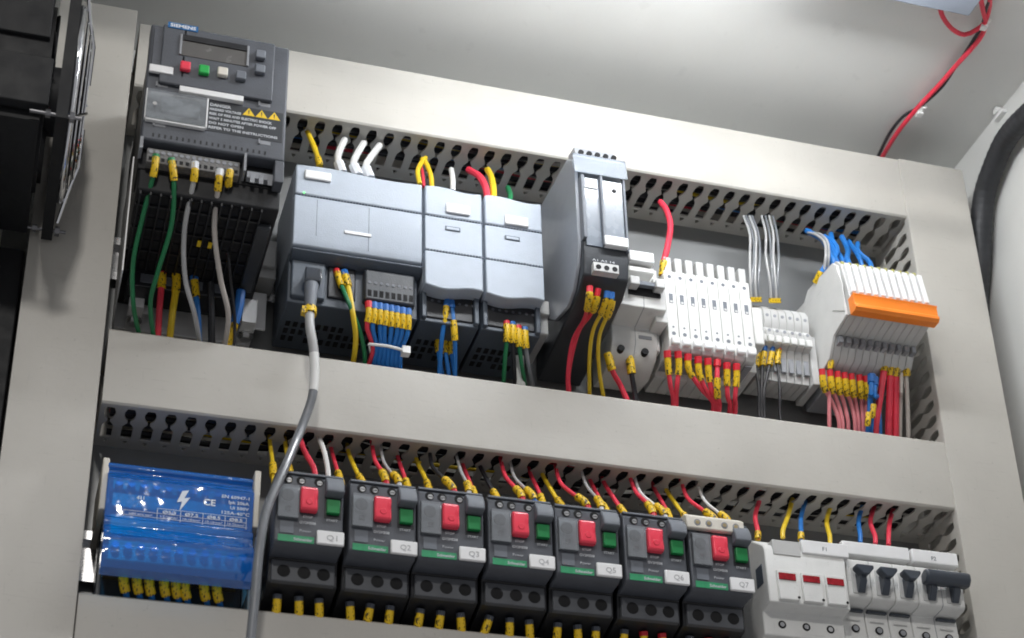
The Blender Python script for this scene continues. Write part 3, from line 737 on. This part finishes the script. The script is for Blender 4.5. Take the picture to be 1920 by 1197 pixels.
MB().cyl((bx0+7, 66), 2.6, 46, 51, 14).cyl((bx0+25, 66), 2.6, 46, 51, 14).build('screw_holes', M['hole'], t)
x0, x1, z0, z1 = rect((1180, 466), (1228, 494), 76)
MB().box(x0, x1, 52, 76, z1-9.5, z1-.5).build('label_carrier', M['label'], t, bevel=1)
MB().box(x0, x1+1, 52, 72, z1-16, z1-11).build('second_carrier', M['white'], t, bevel=1)
wire([(1139,663,44),(1149,697,42),(1163,722,36),(1184,768,32)], 'w_red', 'red wire under the left pole of the small two pole breaker', 'wires under the small two pole breaker', r=2.0, sleeve=(0,13), sr=3.2)
wire([(1180,667,44),(1185,705,42),(1190,735,36),(1196,775,32)], 'w_black', 'black wire under the right pole of the small two pole breaker', 'wires under the small two pole breaker', r=1.9, sleeve=(1,14), sr=3.2)
wire([(1242,516,56),(1245,490,58),(1251,465,54),(1257,425,48),(1250,395,42),(1238,378,36)], 'w_red', 'thick red wire dropping from the top duct to the white terminal row', None, r=2.3, sleeve=(0,11), sr=2.9)

# ============================================================ eight white terminals
pt = 8.35; tx0 = 99.5
def term8(x, label):
    t = thing('terminal_block', label, 'terminal', (x+pt/2, 8, 62), 'eight tall white terminals in a row')
    MB().prism([(8,60),(30,60),(31,63),(58,65),(60,67),(60.6,74),(60.6,132),(56,134),(8,134)], x+.2, x+pt-.2).build('body', M['white'], t, bevel=.4)
    MB().prism([(52,132),(60,132),(60,145),(50,145)], x+1.2, x+pt-1.4).build('lever_tab', M['lgrey'], t, bevel=.8)
    MB().box(x+1, x+pt-1, 60, 64.5, 67, 73.5).build('push_button', M['label'], t, bevel=1.3)
    MB().box(x+2.7, x+5.6, 60.5, 60.9, 104, 112).build('test_slot', M['lever'], t)
    MB().box(x+3.2, x+5.2, 60.8, 61.0, 104.2, 106).build('slot_contact', M['lgrey'], t)
    MB().cyl((x+pt/2, 127), 1.45, 60.5, 60.8, 12).cyl((x+pt/2, 78), 1.5, 60.5, 60.8, 12).cyl((x+pt/2, 83.5), .8, 60.5, 60.8, 10).build('screw_holes', M['lever'], t)
    MB().box(x+1.4, x+pt-1.8, 34, 55, 62.2, 63.4).build('wire_funnel', M['mgrey'], t)
    return t
tt = term8(tx0, 'leftmost of the eight tall white terminals, next to the white end block')
for i in range(1, 8):
    dup(tt, pt*i, (f'{ORD[i]} of the eight tall white terminals, counted from the left' if i < 7 else 'rightmost of the eight tall white terminals, beside the grey wires'))
def endblock(x, lb, z0=82, z1=120, w_=9.5, d=66):
    o = MB().box(x, x+w_, 8, d, z0, z1).box(x+1, x+w_-1, 8, d-12, z1, z1+16).box(x+1, x+w_-1, 8, d-16, z0-14, z0).build('end_block', M['white'], bevel=1); settle(o, (x+w_/2, 8, z0)); return tag(o, lb, 'end block', 'white terminal end blocks')
endblock(88.5, 'white end block left of the eight tall terminals, under the thick red wire')
endblock(167, 'white end block between the tall terminals and the small terminals', 80, 112, 7.5, 60)
G8 = 'red wires under the eight tall white terminals'
ends = [(1262,775),(1268,775),(1334,785),(1337,785),(1342,785),(1346,787),(1366,788),(1376,790)]
for i, (x, y) in enumerate(((1251,660),(1271,661),(1290,666),(1309,671),(1327,674),(1345,677),(1363,682),(1381,684))):
    e = ends[i]; dy = 14 if i == 5 else 0
    wire([(x,y-2,58),(x+(2 if i < 5 else 0),y+28+dy,54),(x*.45+e[0]*.55,y+62+dy*.5,48),(e[0]+ (3 if i>1 else 0),e[1]-30,40),(e[0],e[1],32)], 'w_red', f'red wire under the {ORD[i]} tall white terminal from the left', G8, r=1.8, fer='f_red', sleeve=((4 if dy == 0 else 14),(17 if dy == 0 else 28)), sr=2.5)

# ============================================================ seven small terminals
ps = 6.1; sx0 = 177
def term7(x, label):
    t = thing('terminal_block', label, 'terminal', (x+ps/2, 8, 84), 'seven small light grey terminals in a row')
    MB().prism([(8,70),(34,68),(40,92),(45,94),(46,104),(43,108),(45,112),(45,122),(41,128),(8,130)], x+.15, x+ps-.15).build('body', M['lgrey'], t, bevel=.4)
    MB().box(x+.7, x+ps-.7, 44, 48, 93, 99).build('marker_tab', M['white'], t, bevel=.8)
    MB().cyl((x+ps/2, 118), 1.3, 44.6, 45.3, 12).cyl((x+ps/2, 104), 1.3, 45, 46.2, 12).build('screw_holes', M['mgrey'], t)
    MB().box(x+1.2, x+ps-1.2, 36, 38.5, 74, 86).build('wire_funnel', M['mgrey'], t)
    return t
tt = term7(sx0, 'leftmost small light grey terminal beside the white end block')
for i in range(1, 7): dup(tt, ps*i, f'{ORD[i]} small light grey terminal from the left, between end block and orange strip')
o = MB().box(sx0+7*ps+.3, sx0+7*ps+6, 8, 40, 66, 108).build('end_block', M['lgrey'], bevel=.8); settle(o, (222, 8, 66)); tag(o, 'light grey end block at the right of the small terminals', 'end block', 'white terminal end blocks')
G9 = 'black wires under the small terminals'
for i, (x, y, fe, c) in enumerate(((1421,648,'f_blue','w_black'),(1433,649,'f_blue','w_black'),(1447,651,'f_blue','w_black'),(1461,650,'f_red','w_black'))):
    e = (1423,1428,1433,1462)[i]
    wire([(x+2,y,40),(x-3,y+38 - i*5,40),(e,730,38),(e,770,34),(e+3,800,32)], c, f'{ORD[i]} black wire from the left under the small grey terminals', G9, r=1.25 if i < 3 else 1.1, fer=fe, sleeve=(7-i,19-i), sr=2.3)
G10 = 'grey wires between the top duct and the small terminals'
for i in range(8):
    xs = (1406,1411,1417,1422,1436,1443,1450,1457)[i]; g_ = 0 if i < 4 else 1
    xe = (1409,1412,1418,1424,1446,1451,1456,1460)[i]
    wire([(xe,566+g_*2,46),(xe-2,530,52),(xs+3*(i%2),480,54),(xs,440,48),(xs-12+g_*4,405,36)], 'w_dgrey' if i % 2 else 'w_grey', f'{ORD[i]} grey wire from the left hanging from the top duct above the small terminals', G10, r=.95, sleeve=(0,3.5), sr=1.9)

# ============================================================ relay terminals with the orange strip
pr_ = 5.84; ox0 = 229
prof = [(8,96),(30,88),(41,76),(56,80),(66,93),(90,97),(93,108),(86,143),(80,150),(36,154),(28,147),(8,150)]
def relayterm(x, label):
    t = thing('relay_terminal', label, 'terminal', (x+pr_/2, 8, 78), 'eleven slim relay terminals with the orange strip')
    MB().prism(prof, x+.12, x+pr_-.12).build('body', M['lgrey'], t, bevel=.25)
    MB().prism([(88,111),(96,113),(91,141),(84,140)], x+1.1, x+pr_-1.1).build('marker_tab', M['label'], t, bevel=.5)
    MB().box(x+1.8, x+pr_-1.8, 82, 84.6, 145.0, 147.2).build('indicator', mat('led_olive', (.42, .40, .12), .4), t)
    MB().box(x+1.3, x+pr_-1.3, 60, 68, 87.2, 92.4).build('wire_funnel', M['mgrey'], t)
    return t
tt = relayterm(ox0, 'leftmost slim relay terminal with its broad light grey side showing')
for i in range(1, 11): dup(tt, pr_*i, f'{ORD[i]} slim relay terminal from the left behind the orange strip' if i < 10 else 'rightmost slim relay terminal behind the orange strip')
o = MB().prism([(93,93),(100,93),(102.3,95),(102,97.5),(100.6,98.5),(100.6,105.5),(101.6,106.8),(100.6,107.6),(92,107.4)], ox0-1.5, ox0+11*pr_+1).build('orange_strip', M['orange'], bevel=.4); settle(o, (260, 96, 94)); tag(o, 'bright orange bridging strip along the front of the slim relay terminals', 'strip')
o = MB().prism([(10,90),(31,88),(41,76),(56,80),(66,93),(88,97),(84,143),(78,149),(36,153),(28,147),(10,149)], ox0-2.2, ox0-.2).prism([(70,112),(88,100),(90,122),(84,141)], ox0-2.9, ox0-2.2, M['white']).build('end_plate', M['white'], bevel=.4)
o.data.materials[0] = M['lgrey'] if o.data.materials[0] is None else o.data.materials[0]
settle(o, (229, 10, 88)); tag(o, 'light grey end plate on the left flank of the slim relay terminals', 'end plate')
o = MB().box(ox0-1, ox0+50, 8, 44, 62, 80).build('lower_terminal_row', M['mgrey'], bevel=.8); settle(o, (255, 8, 62)); tag(o, 'dark grey lower terminal body under the slim relay terminals', 'terminal')
# blue & grey wires at its top left
G11 = 'blue wires between the top duct and the relay terminals'
bl = [((1530,530),(1512,432)),((1540,522),(1520,436)),((1548,512),(1528,440)),((1566,500),(1552,460)),((1578,498),(1560,466)),((1590,500),(1572,462)),((1602,500),(1592,470)),((1618,502),(1606,470)),((1634,504),(1622,474))]
for i, (a, e) in enumerate(bl):
    if i < 3: pts = [(a[0],a[1],50),(a[0]+12,a[1]-22,58),(1558+i*6,480-i*6,58),(1545+i*5,452-i*2,48),(e[0],e[1],36)]
    else: j1, j2 = random.uniform(-5, 5), random.uniform(-7, 7); pts = [(a[0],a[1]+10,60),(a[0]-8+j1,a[1]-12,62+j2),(e[0]-6+j2,e[1]-2,46+j1),(e[0]-14,e[1]-22+j1,36)]
    wire(pts, 'w_blue', f'{ORD[i]} blue wire from the left bending out of the top duct above the relay terminals', G11, r=(2.2, 1.7, 2.0)[i % 3], sleeve=(0,9) if i < 3 else None, sr=2.9)
for i in range(3):
    wire([(1544+i*4,512-i*3,58),(1548+i*3,480,64),(1546+i*3,455,60),(1530+i*5,440,48),(1515+i*4,436,38)], 'w_grey' if i != 1 else 'w_dgrey', f'{ORD[i]} thin grey wire looping over the blue wires beside the relay terminals', 'thin grey wires over the blue ones', r=1.0)
G12 = 'pink wires under the relay terminals'
wire([(1558,648,52),(1558,682,52),(1555,730,44),(1555,790,36),(1555,815,32)], 'w_pink', 'single long pink wire at the far left under the relay terminals', G12, r=1.5, fer='f_red', sleeve=(5,20), sr=2.4)
for i in range(7):
    xs = (1541,1556,1570,1583,1596,1611,1623)[i]; ys = 692+i*2.2; xe = (1573,1580,1590,1603,1610,1618,1624)[i]
    wire([(xs,ys,50),(xs+4,ys+32,46),(xs*.35+xe*.65,758,38),(xe,790,35),(xe,822,30)], 'w_pink', f'{ORD[i]} pink wire from the left in the lower row under the relay terminals', G12, r=1.55, fer='f_red', sleeve=(5,17), sr=2.7)
G13 = 'mixed wires at the right under the relay terminals'
for i, (x, y, e, c, fe, rr, lb, sl) in enumerate(((1634,703,1630,'w_blue','f_blue',2.0,'left thick blue wire under the relay terminals',None),(1641,708,1650,'w_blue','f_blue',1.6,'right thin blue wire under the relay terminals',None),
        (1658,655,1642,'w_red','f_red',2.6,'leftmost thick red wire under the relay terminals',(5,19)),(1670,656,1666,'w_red','f_red',2.6,'middle thick red wire under the relay terminals',(9,22)),(1680,658,1679,'w_red','f_red',2.6,'right thick red wire under the relay terminals',(9,22)),
        (1690,700,1688,'w_beige',None,1.3,'beige wire behind the thick red wires',None),(1699,664,1703,'w_beige','f_blue',1.7,'beige wire at the far right under the relay terminals',(6,19)))):
    wire([(x,y,54),(x,y+35,53),(x*.5+e*.5,745,46),(e,800,38),(e,840,32)], c, lb, G13, r=rr, fer=fe, fl=7, sleeve=sl, sr=3.2)
for i, (x, y) in enumerate(((1637,775),(1628,790))):
    wire([(x+1,y-16,50),(x-1,y+5,48),(x-3,y+35,38),(x-3,y+60,30)], 'w_blue', ('upper' if i == 0 else 'lower')+' short blue wire with yellow sleeve low in front of the thick blue wire', G13, r=1.4, sleeve=(0,10), sr=2.2)

# ============================================================ blue distribution block
B = thing('distribution_block', 'power distribution block under a transparent blue printed cover', 'distribution block', (-232, 8, -170))
x0, x1 = -280, -184.5
MB().box(x0+3, x1-3, 17, 40, -162, -78).build('base', M['black2'], B, bevel=1)
MB().box(x0-.5, x0+3.5, 8, 66, -114, -78).build('side_frame', M['cream'], B, bevel=.8)
MB().box(x1-3.5, x1+.5, 8, 72, -118, -78).build('side_frame', M['cream'], B, bevel=.8)
for (za, zb, da, db) in ((-92,-82,38,52),(-108,-98,38,60),(-128,-114,38,62),(-148,-134,38,68)):
    MB().box(x0+7, x1-7, da, db, za, zb).build('copper_bar', M['brass'], B, bevel=.6)
for row, (zz, dd) in enumerate(((-90, 58), (-141, 75))):
    b = MB()
    for i in range(11): b.cyl((x0+11+i*7.6, zz), 2.8, dd-6, dd, 12, r2=2.2)
    b.build('clamp_screws', M['steel'], B)
cvp = [(44,-77),(60,-78),(66,-81.5),(66.5,-84),(64.5,-86),(65,-88),(70,-90.5),(71,-92.5),(73,-95),(73,-122),(77,-124.5),(78,-128),(77.4,-129.5),(79.5,-134),(82,-136.5),(85,-140),(85.7,-144),(84.8,-146),(86,-150),(85.5,-156),(83,-160.5),(77,-163)]
b = MB(); k = 0
A_ = [b.v((x0+2.8, d, z)) for d, z in cvp]; B_ = [b.v((x1-3.4, d, z)) for d, z in cvp]
for i in range(len(cvp)-1): b.face([A_[i], A_[i+1], B_[i+1], B_[i]])
b.face(A_); b.face(list(reversed(B_)))
b.build('cover', M['bluecover'], B, bevel=.5)
IK = mat('ink_white_on_blue', (.75, .80, .88), .5)
zt = -97.5
text('411', 'lettering', IK, B, x0+21, -108.5, 73.4, 3.4, bold=.08)
b = MB().slab([(x0+48, -99.5), (x0+52, -98.5), (x0+49.5, -104.2), (x0+53, -103.5), (x0+47, -113.5), (x0+48.2, -106.8), (x0+45.2, -107.4)], 73.3, 73.5); b.build('lightning_mark', IK, B)
text('CE', 'lettering', IK, B, x0+61, -107.2, 73.4, 6, wd=7.5, bold=.15)
for i, (s_, w2) in enumerate((('EN 60947-1', 17), ('Ipk 20kA', 12.5), ('Ui 500V', 11.5), ('125A-40°C', 17))):
    text(s_, 'lettering', IK, B, x0+89-w2, -100.8-3.7*i, 73.4, 3.0, wd=w2, bold=.04)
g = MB(); gx0, gx1 = x0+14, x0+88
for zz, a, b2 in ((-113.2, gx0+20, gx1), (-116.6, gx0, gx1), (-119.8, gx0, gx1), (-123.0, gx0+20, gx1)): g.box(a, b2, 73.3 if zz > -121 else 79.4, 73.5 if zz > -121 else 79.6, zz-.12, zz+.12)
for xx in (gx0+20, gx0+34, gx0+47.5, gx0+61, gx1): g.box(xx-.15, xx+.15, 73.3, 73.5, -121, -113.2)
g.box(gx0-.15, gx0+.15, 73.3, 73.5, -120.9, -116.6)
g.build('table_lines', IK, B)
for i, s_ in enumerate(('Ø5.3', 'Ø7.5', 'Ø8.5', 'Ø8.5')): text(s_, 'lettering', IK, B, gx0+23+i*13.5, -116.2, 73.4, 2.9, wd=8, bold=.05)
for i, s_ in enumerate(('1.5-16mm²', '10-16mm²', '10-16mm²', '10-25mm²')): text(s_, 'lettering', IK, B, gx0+21.5+i*13.5, -119.3, 73.4, 2.2, wd=10.5)
text('solid wire mm²', 'lettering', IK, B, gx0+3, -119.3, 73.4, 2.2, wd=14)
MB().box(x1+.8, x1+6, 8, 40, -135, -108).build('side_clamp', M['white'], B, bevel=.6)
B.location += Vector((0, 9*S, 4*S))
G14 = 'blue wires under the blue distribution block'
for i, x in enumerate((232,257,280,308,330,347,383,407)):
    wire([(x-1,1070+i*2.6,58),(x,1094+i*2.6,57),(x+6,1122+i*2,50),(x+10,1165,34)], 'w_blue', f'{ORD[i]} blue wire from the left with yellow sleeve under the blue block', G14, r=1.9, fer='f_green' if i == 0 else 'f_black', fl=6, sleeve=(3,13), sr=3.0)
o = MB().box(-186, -181, 8, 14, -160, -100).box(-186, -180.5, 14, 46, -166, -148).build('end_bracket', M['cream'], bevel=.8); settle(o, (-184, 8, -166)); tag(o, 'cream end bracket between the blue block and the first motor switch', 'bracket', 'rail end brackets')

# ============================================================ motor switches
def motor_switch(x0, label, tr=True):
    t = thing('motor_switch', label, 'motor switch', (x0+22, 8, -156), 'row of seven motor protection switches')
    x1 = x0+44
    MB().prism([(8,-92),(60,-88),(68,-88),(72,-134),(68,-136),(67,-152),(40,-158),(8,-158)], x0+.4, x1-.4).build('body', M['black'], t, bevel=.8)
    MB().prism([(60,-83),(82,-84),(86,-89),(86,-133.5),(83,-135.5),(60,-136)], x0+.6, x1-1.2).build('front_panel', M['drive'], t, bevel=1)
    b = MB()
    for hx in (8, 16, 27, 35): b.cyl((x0+hx, -90.7), 2.9, 86, 86.25, 18, M['hole'])
    for hx in (8, 16, 27): b.cyl((x0+hx+.5, -91.3), 1.7, 86.2, 86.5, 12, M['steel']).box(x0+hx-.9, x0+hx+1.9, 86.5, 86.55, -91.5, -91.1, M['hole'])
    b.build('terminal_screws', M['hole'], t)
    MB().box(x0+1, x1-1.5, 74, 85.6, -84.5, -86).build('top_edge', M['lever'], t, bevel=.3)
    # red stop button
    MB().prism([(86,-96.2),(90.2,-96.6),(91.2,-99),(90.6,-104),(91.6,-110),(91.3,-112.5),(89.5,-113.2),(86,-113.2)], x0+15.4, x0+26).build('stop_button', M['red'], t, bevel=1)
    MB().cyl((x0+20.7, -107.6), 2.2, 90.2, 91.9, 16).build('button_dimple', M['red'], t, bevel=.4)
    # grey lever block and green button
    MB().prism([(86,-87.2),(89,-88),(93,-94),(93.5,-99.5),(86,-101)], x0+30.6, x0+42).build('lever_block', M['lever'], t, bevel=.8)
    MB().box(x0+30.8, x0+41.5, 86, 86.3, -101, -115).build('button_recess', M['black'], t)
    MB().box(x0+31.8, x0+40, 86, 89.2, -112.4, -103).build('start_button', M['green'], t, bevel=.5)
    # clear hinged window and dial
    MB().box(x0+2, x0+14.4, 86, 86.4, -118, -96).build('dial_recess', M['mgrey'], t)
    MB().cyl((x0+8, -102), 4.0, 86.3, 87.2, 20).box(x0+7.4, x0+8.6, 87.2, 87.5, -105, -99, M['black2']).build('setting_dial', M['white'], t, bevel=.2)
    MB().box(x0+6.4, x0+10, 86.3, 88.0, -113, -110).build('test_slot', M['black2'], t, bevel=.2)
    MB().box(x0+2, x0+14.6, 88.6, 89.1, -118.2, -96).box(x0+2, x0+2.5, 86, 88.6, -118.2, -96).box(x0+2.5, x0+14.6, 86, 88.6, -118.2, -117.7).build('clear_window', M['clear'], t)
    if tr: MB().box(x0+4, x0+12.4, 86, 86.5, -127.8, -119.8).build('grey_sticker', M['lever'] , t)
    text('STOP', 'lettering', M['inkl'], t, x0+17.8, -116.2, 86.2, 2.2, wd=6, bold=.04)
    text('START', 'lettering', M['inkl'], t, x0+32.2, -116.8, 86.2, 2.2, wd=7, bold=.04)
    text('GV2ME08', 'lettering', M['inkl'], t, x0+15.8, -120.4, 86.2, 2.5, wd=10, bold=.05)
    text('Power', 'lettering', M['inkl'], t, x0+16, -126, 86.2, 2.4, wd=7)
    MB().box(x0+3, x0+25, 86, 86.4, -133.4, -129).build('green_band', M['gband'], t)
    text('Schneider', 'lettering', M['inkl'], t, x0+12.5, -132.3, 86.5, 2.8, wd=11.5, bold=.06)
    MB().box(x0+26.4, x0+43.2, 86, 88.4, -133.6, -124.4).build('name_plate', M['label'], t, bevel=.7)
    # lower terminal ledge
    b = MB().prism([(60,-137),(70,-138),(70,-152),(60,-152.5)], x0+2.5, x1-2.5).build('lower_ledge', M['ledge'], t, bevel=.6)
    b = MB()
    for hx in (10, 22.5, 34.5): b.cyl((x0+hx, -145.2), 4.0, 69.9, 70.3, 20)
    b.build('terminal_holes', M['hole'], t)
    return t
X0 = -178.6
names = ['motor protection switch with nameplate Q1, partly behind the grey network cable']+[f'motor protection switch with white nameplate Q{i}' for i in range(2, 7)]+['motor protection switch Q7 with cream auxiliary contact strip on top']
PQ = 44.75
base_q = motor_switch(X0, names[0])
sw = [base_q]
for i in range(1, 7): sw.append(dup(base_q, PQ*i, names[i]))
for i, q in enumerate(sw):
    text(f'Q{i+1}', 'nameplate_lettering', M['faint'], q, X0+PQ*i+32, -130.9, 88.5, 5.2, wd=6.6)
for i, q in enumerate(sw):
    q.rotation_euler = (math.radians(random.uniform(-.5, .5)), 0, math.radians(random.uniform(-.7, .7)))
# Q7 extra strip
b = MB().prism([(70,-80),(86.2,-81.5),(89.5,-84),(89.5,-92.5),(86.3,-93)], X0+6*PQ-1.5, X0+6*PQ+39).build('auxiliary_strip', M['cream'], sw[6], bevel=.8)
b = MB()
for hx in (6, 14, 25, 33): b.cyl((X0+6*PQ+hx, -88.3), 2.3, 89.4, 89.75, 14, M['mgrey'])
for hx in (6, 14, 25, 33): b.cyl((X0+6*PQ+hx, -88.3), 1.4, 89.7, 90.0, 12, M['brass'])
b.build('strip_screws', M['mgrey'], sw[6])

# wires above the switches
qn = ['first', 'second', 'third', 'fourth', 'fifth', 'sixth', 'seventh']
G15 = 'wires feeding the motor switches from the middle duct'
def qtop(i, dx, c, kind, lb, lean=0, r=1.4, fe=None, top=-36):
    xb = X0+PQ*i+dx; j = random.uniform(-1.5, 1.5)
    if kind == 'back': P = [(xb, 60, -84), (xb, 58, -74), (xb-lean*.5+j, 49, -58), (xb-lean+j, 36, -38), (xb-lean+j, 30, -28)]
    else: P = [(xb, 77, -83), (xb-lean*.25, 74.5, -75), (xb-lean*.7+j, 66, -65), (xb-lean+j, 50, -48), (xb-lean*.9+j, 38, -26)]
    wire(P, c, lb, G15, world=True, r=r, fer=fe, sleeve=(10+j, 24+j) if kind == 'back' else (4.5, 17+j), sr=2.5 if kind == 'back' else 2.7)
for i in range(7):
    n_ = qn[i]
    if i == 0:
        qtop(0, 3, 'w_yellow', 'back', 'left yellow wire behind the top of the first motor switch, crossed by the cable')
        qtop(0, 14, 'w_yellow', 'back', 'right yellow wire behind the top of the first motor switch')
    else:
        qtop(i, 2+random.uniform(-1,1), 'w_red' if i != 5 else 'w_red', 'back', f'red wire behind the top left of the {n_} motor switch', 2)
        qtop(i, 16+random.uniform(-1.5,1.5), 'w_yellow' if i in (1,2,4,6) else 'w_red' if i == 5 else 'w_black', 'back', f'back wire over the middle of the {n_} motor switch', 5, r=1.5)
    if i == 0:
        wire([(X0+27,75,-88),(X0+26,73,-74),(X0+22,55,-50),(X0+21,36,-24)], 'w_red', 'red wire without sleeve plunging into the first motor switch', G15, world=True, r=1.8, fer='f_red')
        wire([(X0+35,75,-88),(X0+35,72,-74),(X0+35,56,-50),(X0+33,36,-24)], 'w_white', 'white wire without sleeve plunging into the first motor switch', G15, world=True, r=1.7, fer='f_white')
    else:
        qtop(i, 27, 'w_red' if i in (1,3,4) else 'w_black' if i == 2 else 'w_red', 'front', f'front wire with red end and tilted sleeve in the {n_} motor switch', 6+random.uniform(-5,5), fe='f_red')
        qtop(i, 35.5, 'w_white' if i in (5,6) else 'w_grey', 'front', f'front wire with pale end in the {n_} motor switch', (5+random.uniform(-3,4)) if i % 2 else -4+random.uniform(-2,8), fe='f_white' if i != 3 else 'f_blue', r=1.1)
G16 = 'sleeved wires below the motor switches'
for i in range(7):
    for k, dx in enumerate((9, 22, 34.5)):
        xb = X0+PQ*i+dx; ln = random.uniform(-3, 4) if not (i == 3 and k == 0) else -7; dd = 57
        red = i in (5, 6)
        wire([(xb, dd, -155), (xb+ln*.4, dd-3, -165), (xb+ln, dd-12, -177), (xb+ln, 34, -190)], 'w_black', f'{("left","middle","right")[k]} sleeved wire below the {qn[i]} motor switch', G16, world=True, r=1.9, fer='f_red' if red and k else 'f_black', fl=3, sleeve=(2, 15), sr=2.7)

# ============================================================ fuse switch F1
t = thing('fuse_holder', 'white three pole fuse holder with three red windows', 'fuse holder', (178, 8, -165))
fx = 148; fw = 54
MB().prism([(8,-82),(58,-80),(64,-84),(76,-92),(78,-96),(78,-134),(70,-135),(66,-136),(66,-152),(50,-156),(8,-158)], fx, fx+fw+4).build('body', M['white'], t, bevel=.9)
x0, x1, z0, z1 = rect((1500, 1010), (1588, 1045), 78)
MB().box(x0, x1+1, 66, 79.5, z1-11, z1-1).build('label_carrier', M['label'], t, bevel=.7)
text('F1', 'lettering', M['lever'], t, (x0+x1)/2-2, z1-8, 79.6, 4.2)
MB().box(fx+6, x0-1, 64, 78.6, z1-14, z1-3).build('clear_strip', M['lgrey'], t, bevel=.6)
for i in range(3):
    xx = fx+7+i*17.3
    q = MB().prism([(78,-111),(80.5,-111.5),(80.8,-132.5),(78,-133)], xx-.6, xx+13.6).build('pole_cover', M['white'], t, bevel=.5)
    MB().box(xx, xx+12, 80, 81.4, -118.6, -113.8).build('red_window', M['winred'], q, bevel=.2)
    MB().cyl((xx+13, -130.5), 1.0, 80.5, 81, 10).build('test_hole', M['hole'], q)
b = MB()
for i in range(3): b.cyl((fx+13+i*17.3, -144), 2.8, 65.9, 66.3, 16, M['hole'])
for i in range(3): b.cyl((fx+13+i*17.3, -144), 1.7, 66.2, 66.5, 10, M['steel'])
b.build('terminal_screws', M['hole'], t)
MB().box(fx-.3, fx, 62, 72, -118, -104).build('side_sign', M['plcd'], t)

# ============================================================ miniature breakers
GB = 'white miniature circuit breakers at the lower right'
def mcb(x0, n, label, wide=False):
    t = thing('circuit_breaker', label, 'circuit breaker', (x0+n*8.75, 8, -158), GB)
    x1 = x0+17.4*n; tg = M['toggle']
    MB().prism([(8,-78),(58,-76),(62,-80),(64,-91),(72,-93),(73,-95),(72.5,-120),(70,-122),(58,-123),(58,-128),(60,-150),(46,-155),(8,-158)], x0+.25, x1-.25).build('body', M['white'], t, bevel=.8)
    for k in range(n):
        xx = x0+k*17.4
        if k: MB().prism([(50,-78.5),(58.2,-75.8),(62.2,-79.8),(64.2,-90.8),(72.2,-92.8),(73.2,-95),(72.7,-120.2),(70,-122.2),(58.2,-123.2),(58.2,-128),(60.2,-150.2),(50,-153)], xx-.2, xx+.2).build('pole_joint', M['mgrey'], t)
        MB().box(xx+3.2, xx+13.6, 72, 73.4, -118.5, -100).build('toggle_frame', M['lgrey'], t, bevel=.4)
        MB().prism([(72,-117),(75,-119),(80,-112),(80,-105),(72,-104)], xx+6, xx+11).build('toggle', tg, t, bevel=.6)
        MB().cyl((xx+8.7, -138), 2.8, 58, 60.2, 16, M['hole']).cyl((xx+8.7, -138), 2.0, 60.1, 60.4, 12, M['mgrey']).build('terminal_screw', M['hole'], t)
        if not (wide and k == 0): MB().box(xx+1, xx+15.6, 58, 60.6, -125.6, -123.8).build('lower_slot', tg, t, bevel=.3)
        MB().box(xx+3, xx+13, 59, 59.6, -132, -131.4).build('fine_print', M['lgrey'], t)
        MB().cyl((xx+9, -80), 2.2, 60, 63.5, 14).build('screw_cover', M['lgrey'], t)
    if wide: MB().prism([(76,-109),(83,-110),(86,-106),(86,-101),(82,-99),(76,-101)], x0+1, x1-.5).build('toggle_bar', tg, t, bevel=1.6)
    else: MB().slab([(x0+6.4, -109), (x0+10.8, -109), (x0+14.9, -104.3), (x0+14.9, -102), (x0+2.2, -102), (x0+2.2, -104.3)], 77, 84).build('toggle_cap', tg, t, bevel=.8)
    return t
mx = 209
m1 = mcb(mx, 1, 'white single pole breaker directly right of the fuse holder')
m2 = dup(m1, 17.4, 'white single pole breaker in the middle of the three single ones')
m3 = dup(m1, 34.8, 'white single pole breaker touching the double breaker')
m4 = mcb(mx+52.2, 2, 'white double breaker with joined dark toggle bar at the far right', True)
o = MB().box(mx, mx+50, 64, 72, -89, -79).build('label_strip', M['label'], bevel=.8); settle(o, (mx+25, 66, -91)); tag(o, 'white label strip clipped along the top of the single breakers', 'label strip', 'white label strips on the breakers')
o = MB().box(mx+52, mx+87, 64, 72, -89, -79).build('label_strip', M['label'], bevel=.8); settle(o, (mx+70, 66, -91)); tag(o, 'white label strip on the double breaker at the far right', 'label strip', 'white label strips on the breakers')
text('F2', 'lettering', M['lever'], o, mx+66, -86.5, 72.2, 4.2)
G17 = 'wires from the middle duct to the fuse holder and breakers'
for k, (px, py, px2, c, lb) in enumerate(((1421,1010,1416,'w_red','red wire at the left of the fuse holder'),(1468,1008,1478,'w_yellow','yellow wire above the left pole of the fuse holder'),(1502,1012,1502,'w_blue','blue wire above the middle pole of the fuse holder'),
     (1556,1020,1550,'w_yellow','yellow wire above the right pole of the fuse holder'),(1613,1018,1610,'w_blue','blue wire above the first breaker'),(1641,1020,1632,'w_red','red wire above the first and second breaker'),(1666,1022,1668,'w_red','red wire above the second breaker'))):
    wire([(px,py,54),(px,py-14,52),(px2,py-42,42),(px2+8,py-72,32)], c, lb, G17, r=1.7, sleeve=(0,6) if k in (0,2) else None)
o = MB().box(298, 309, 8, 50, -168, -134).build('end_bracket', M['mgrey'], bevel=.8); settle(o, (304, 8, -168)); tag(o, 'dark end bracket between the double breaker and the right upright duct', 'bracket', 'rail end brackets')
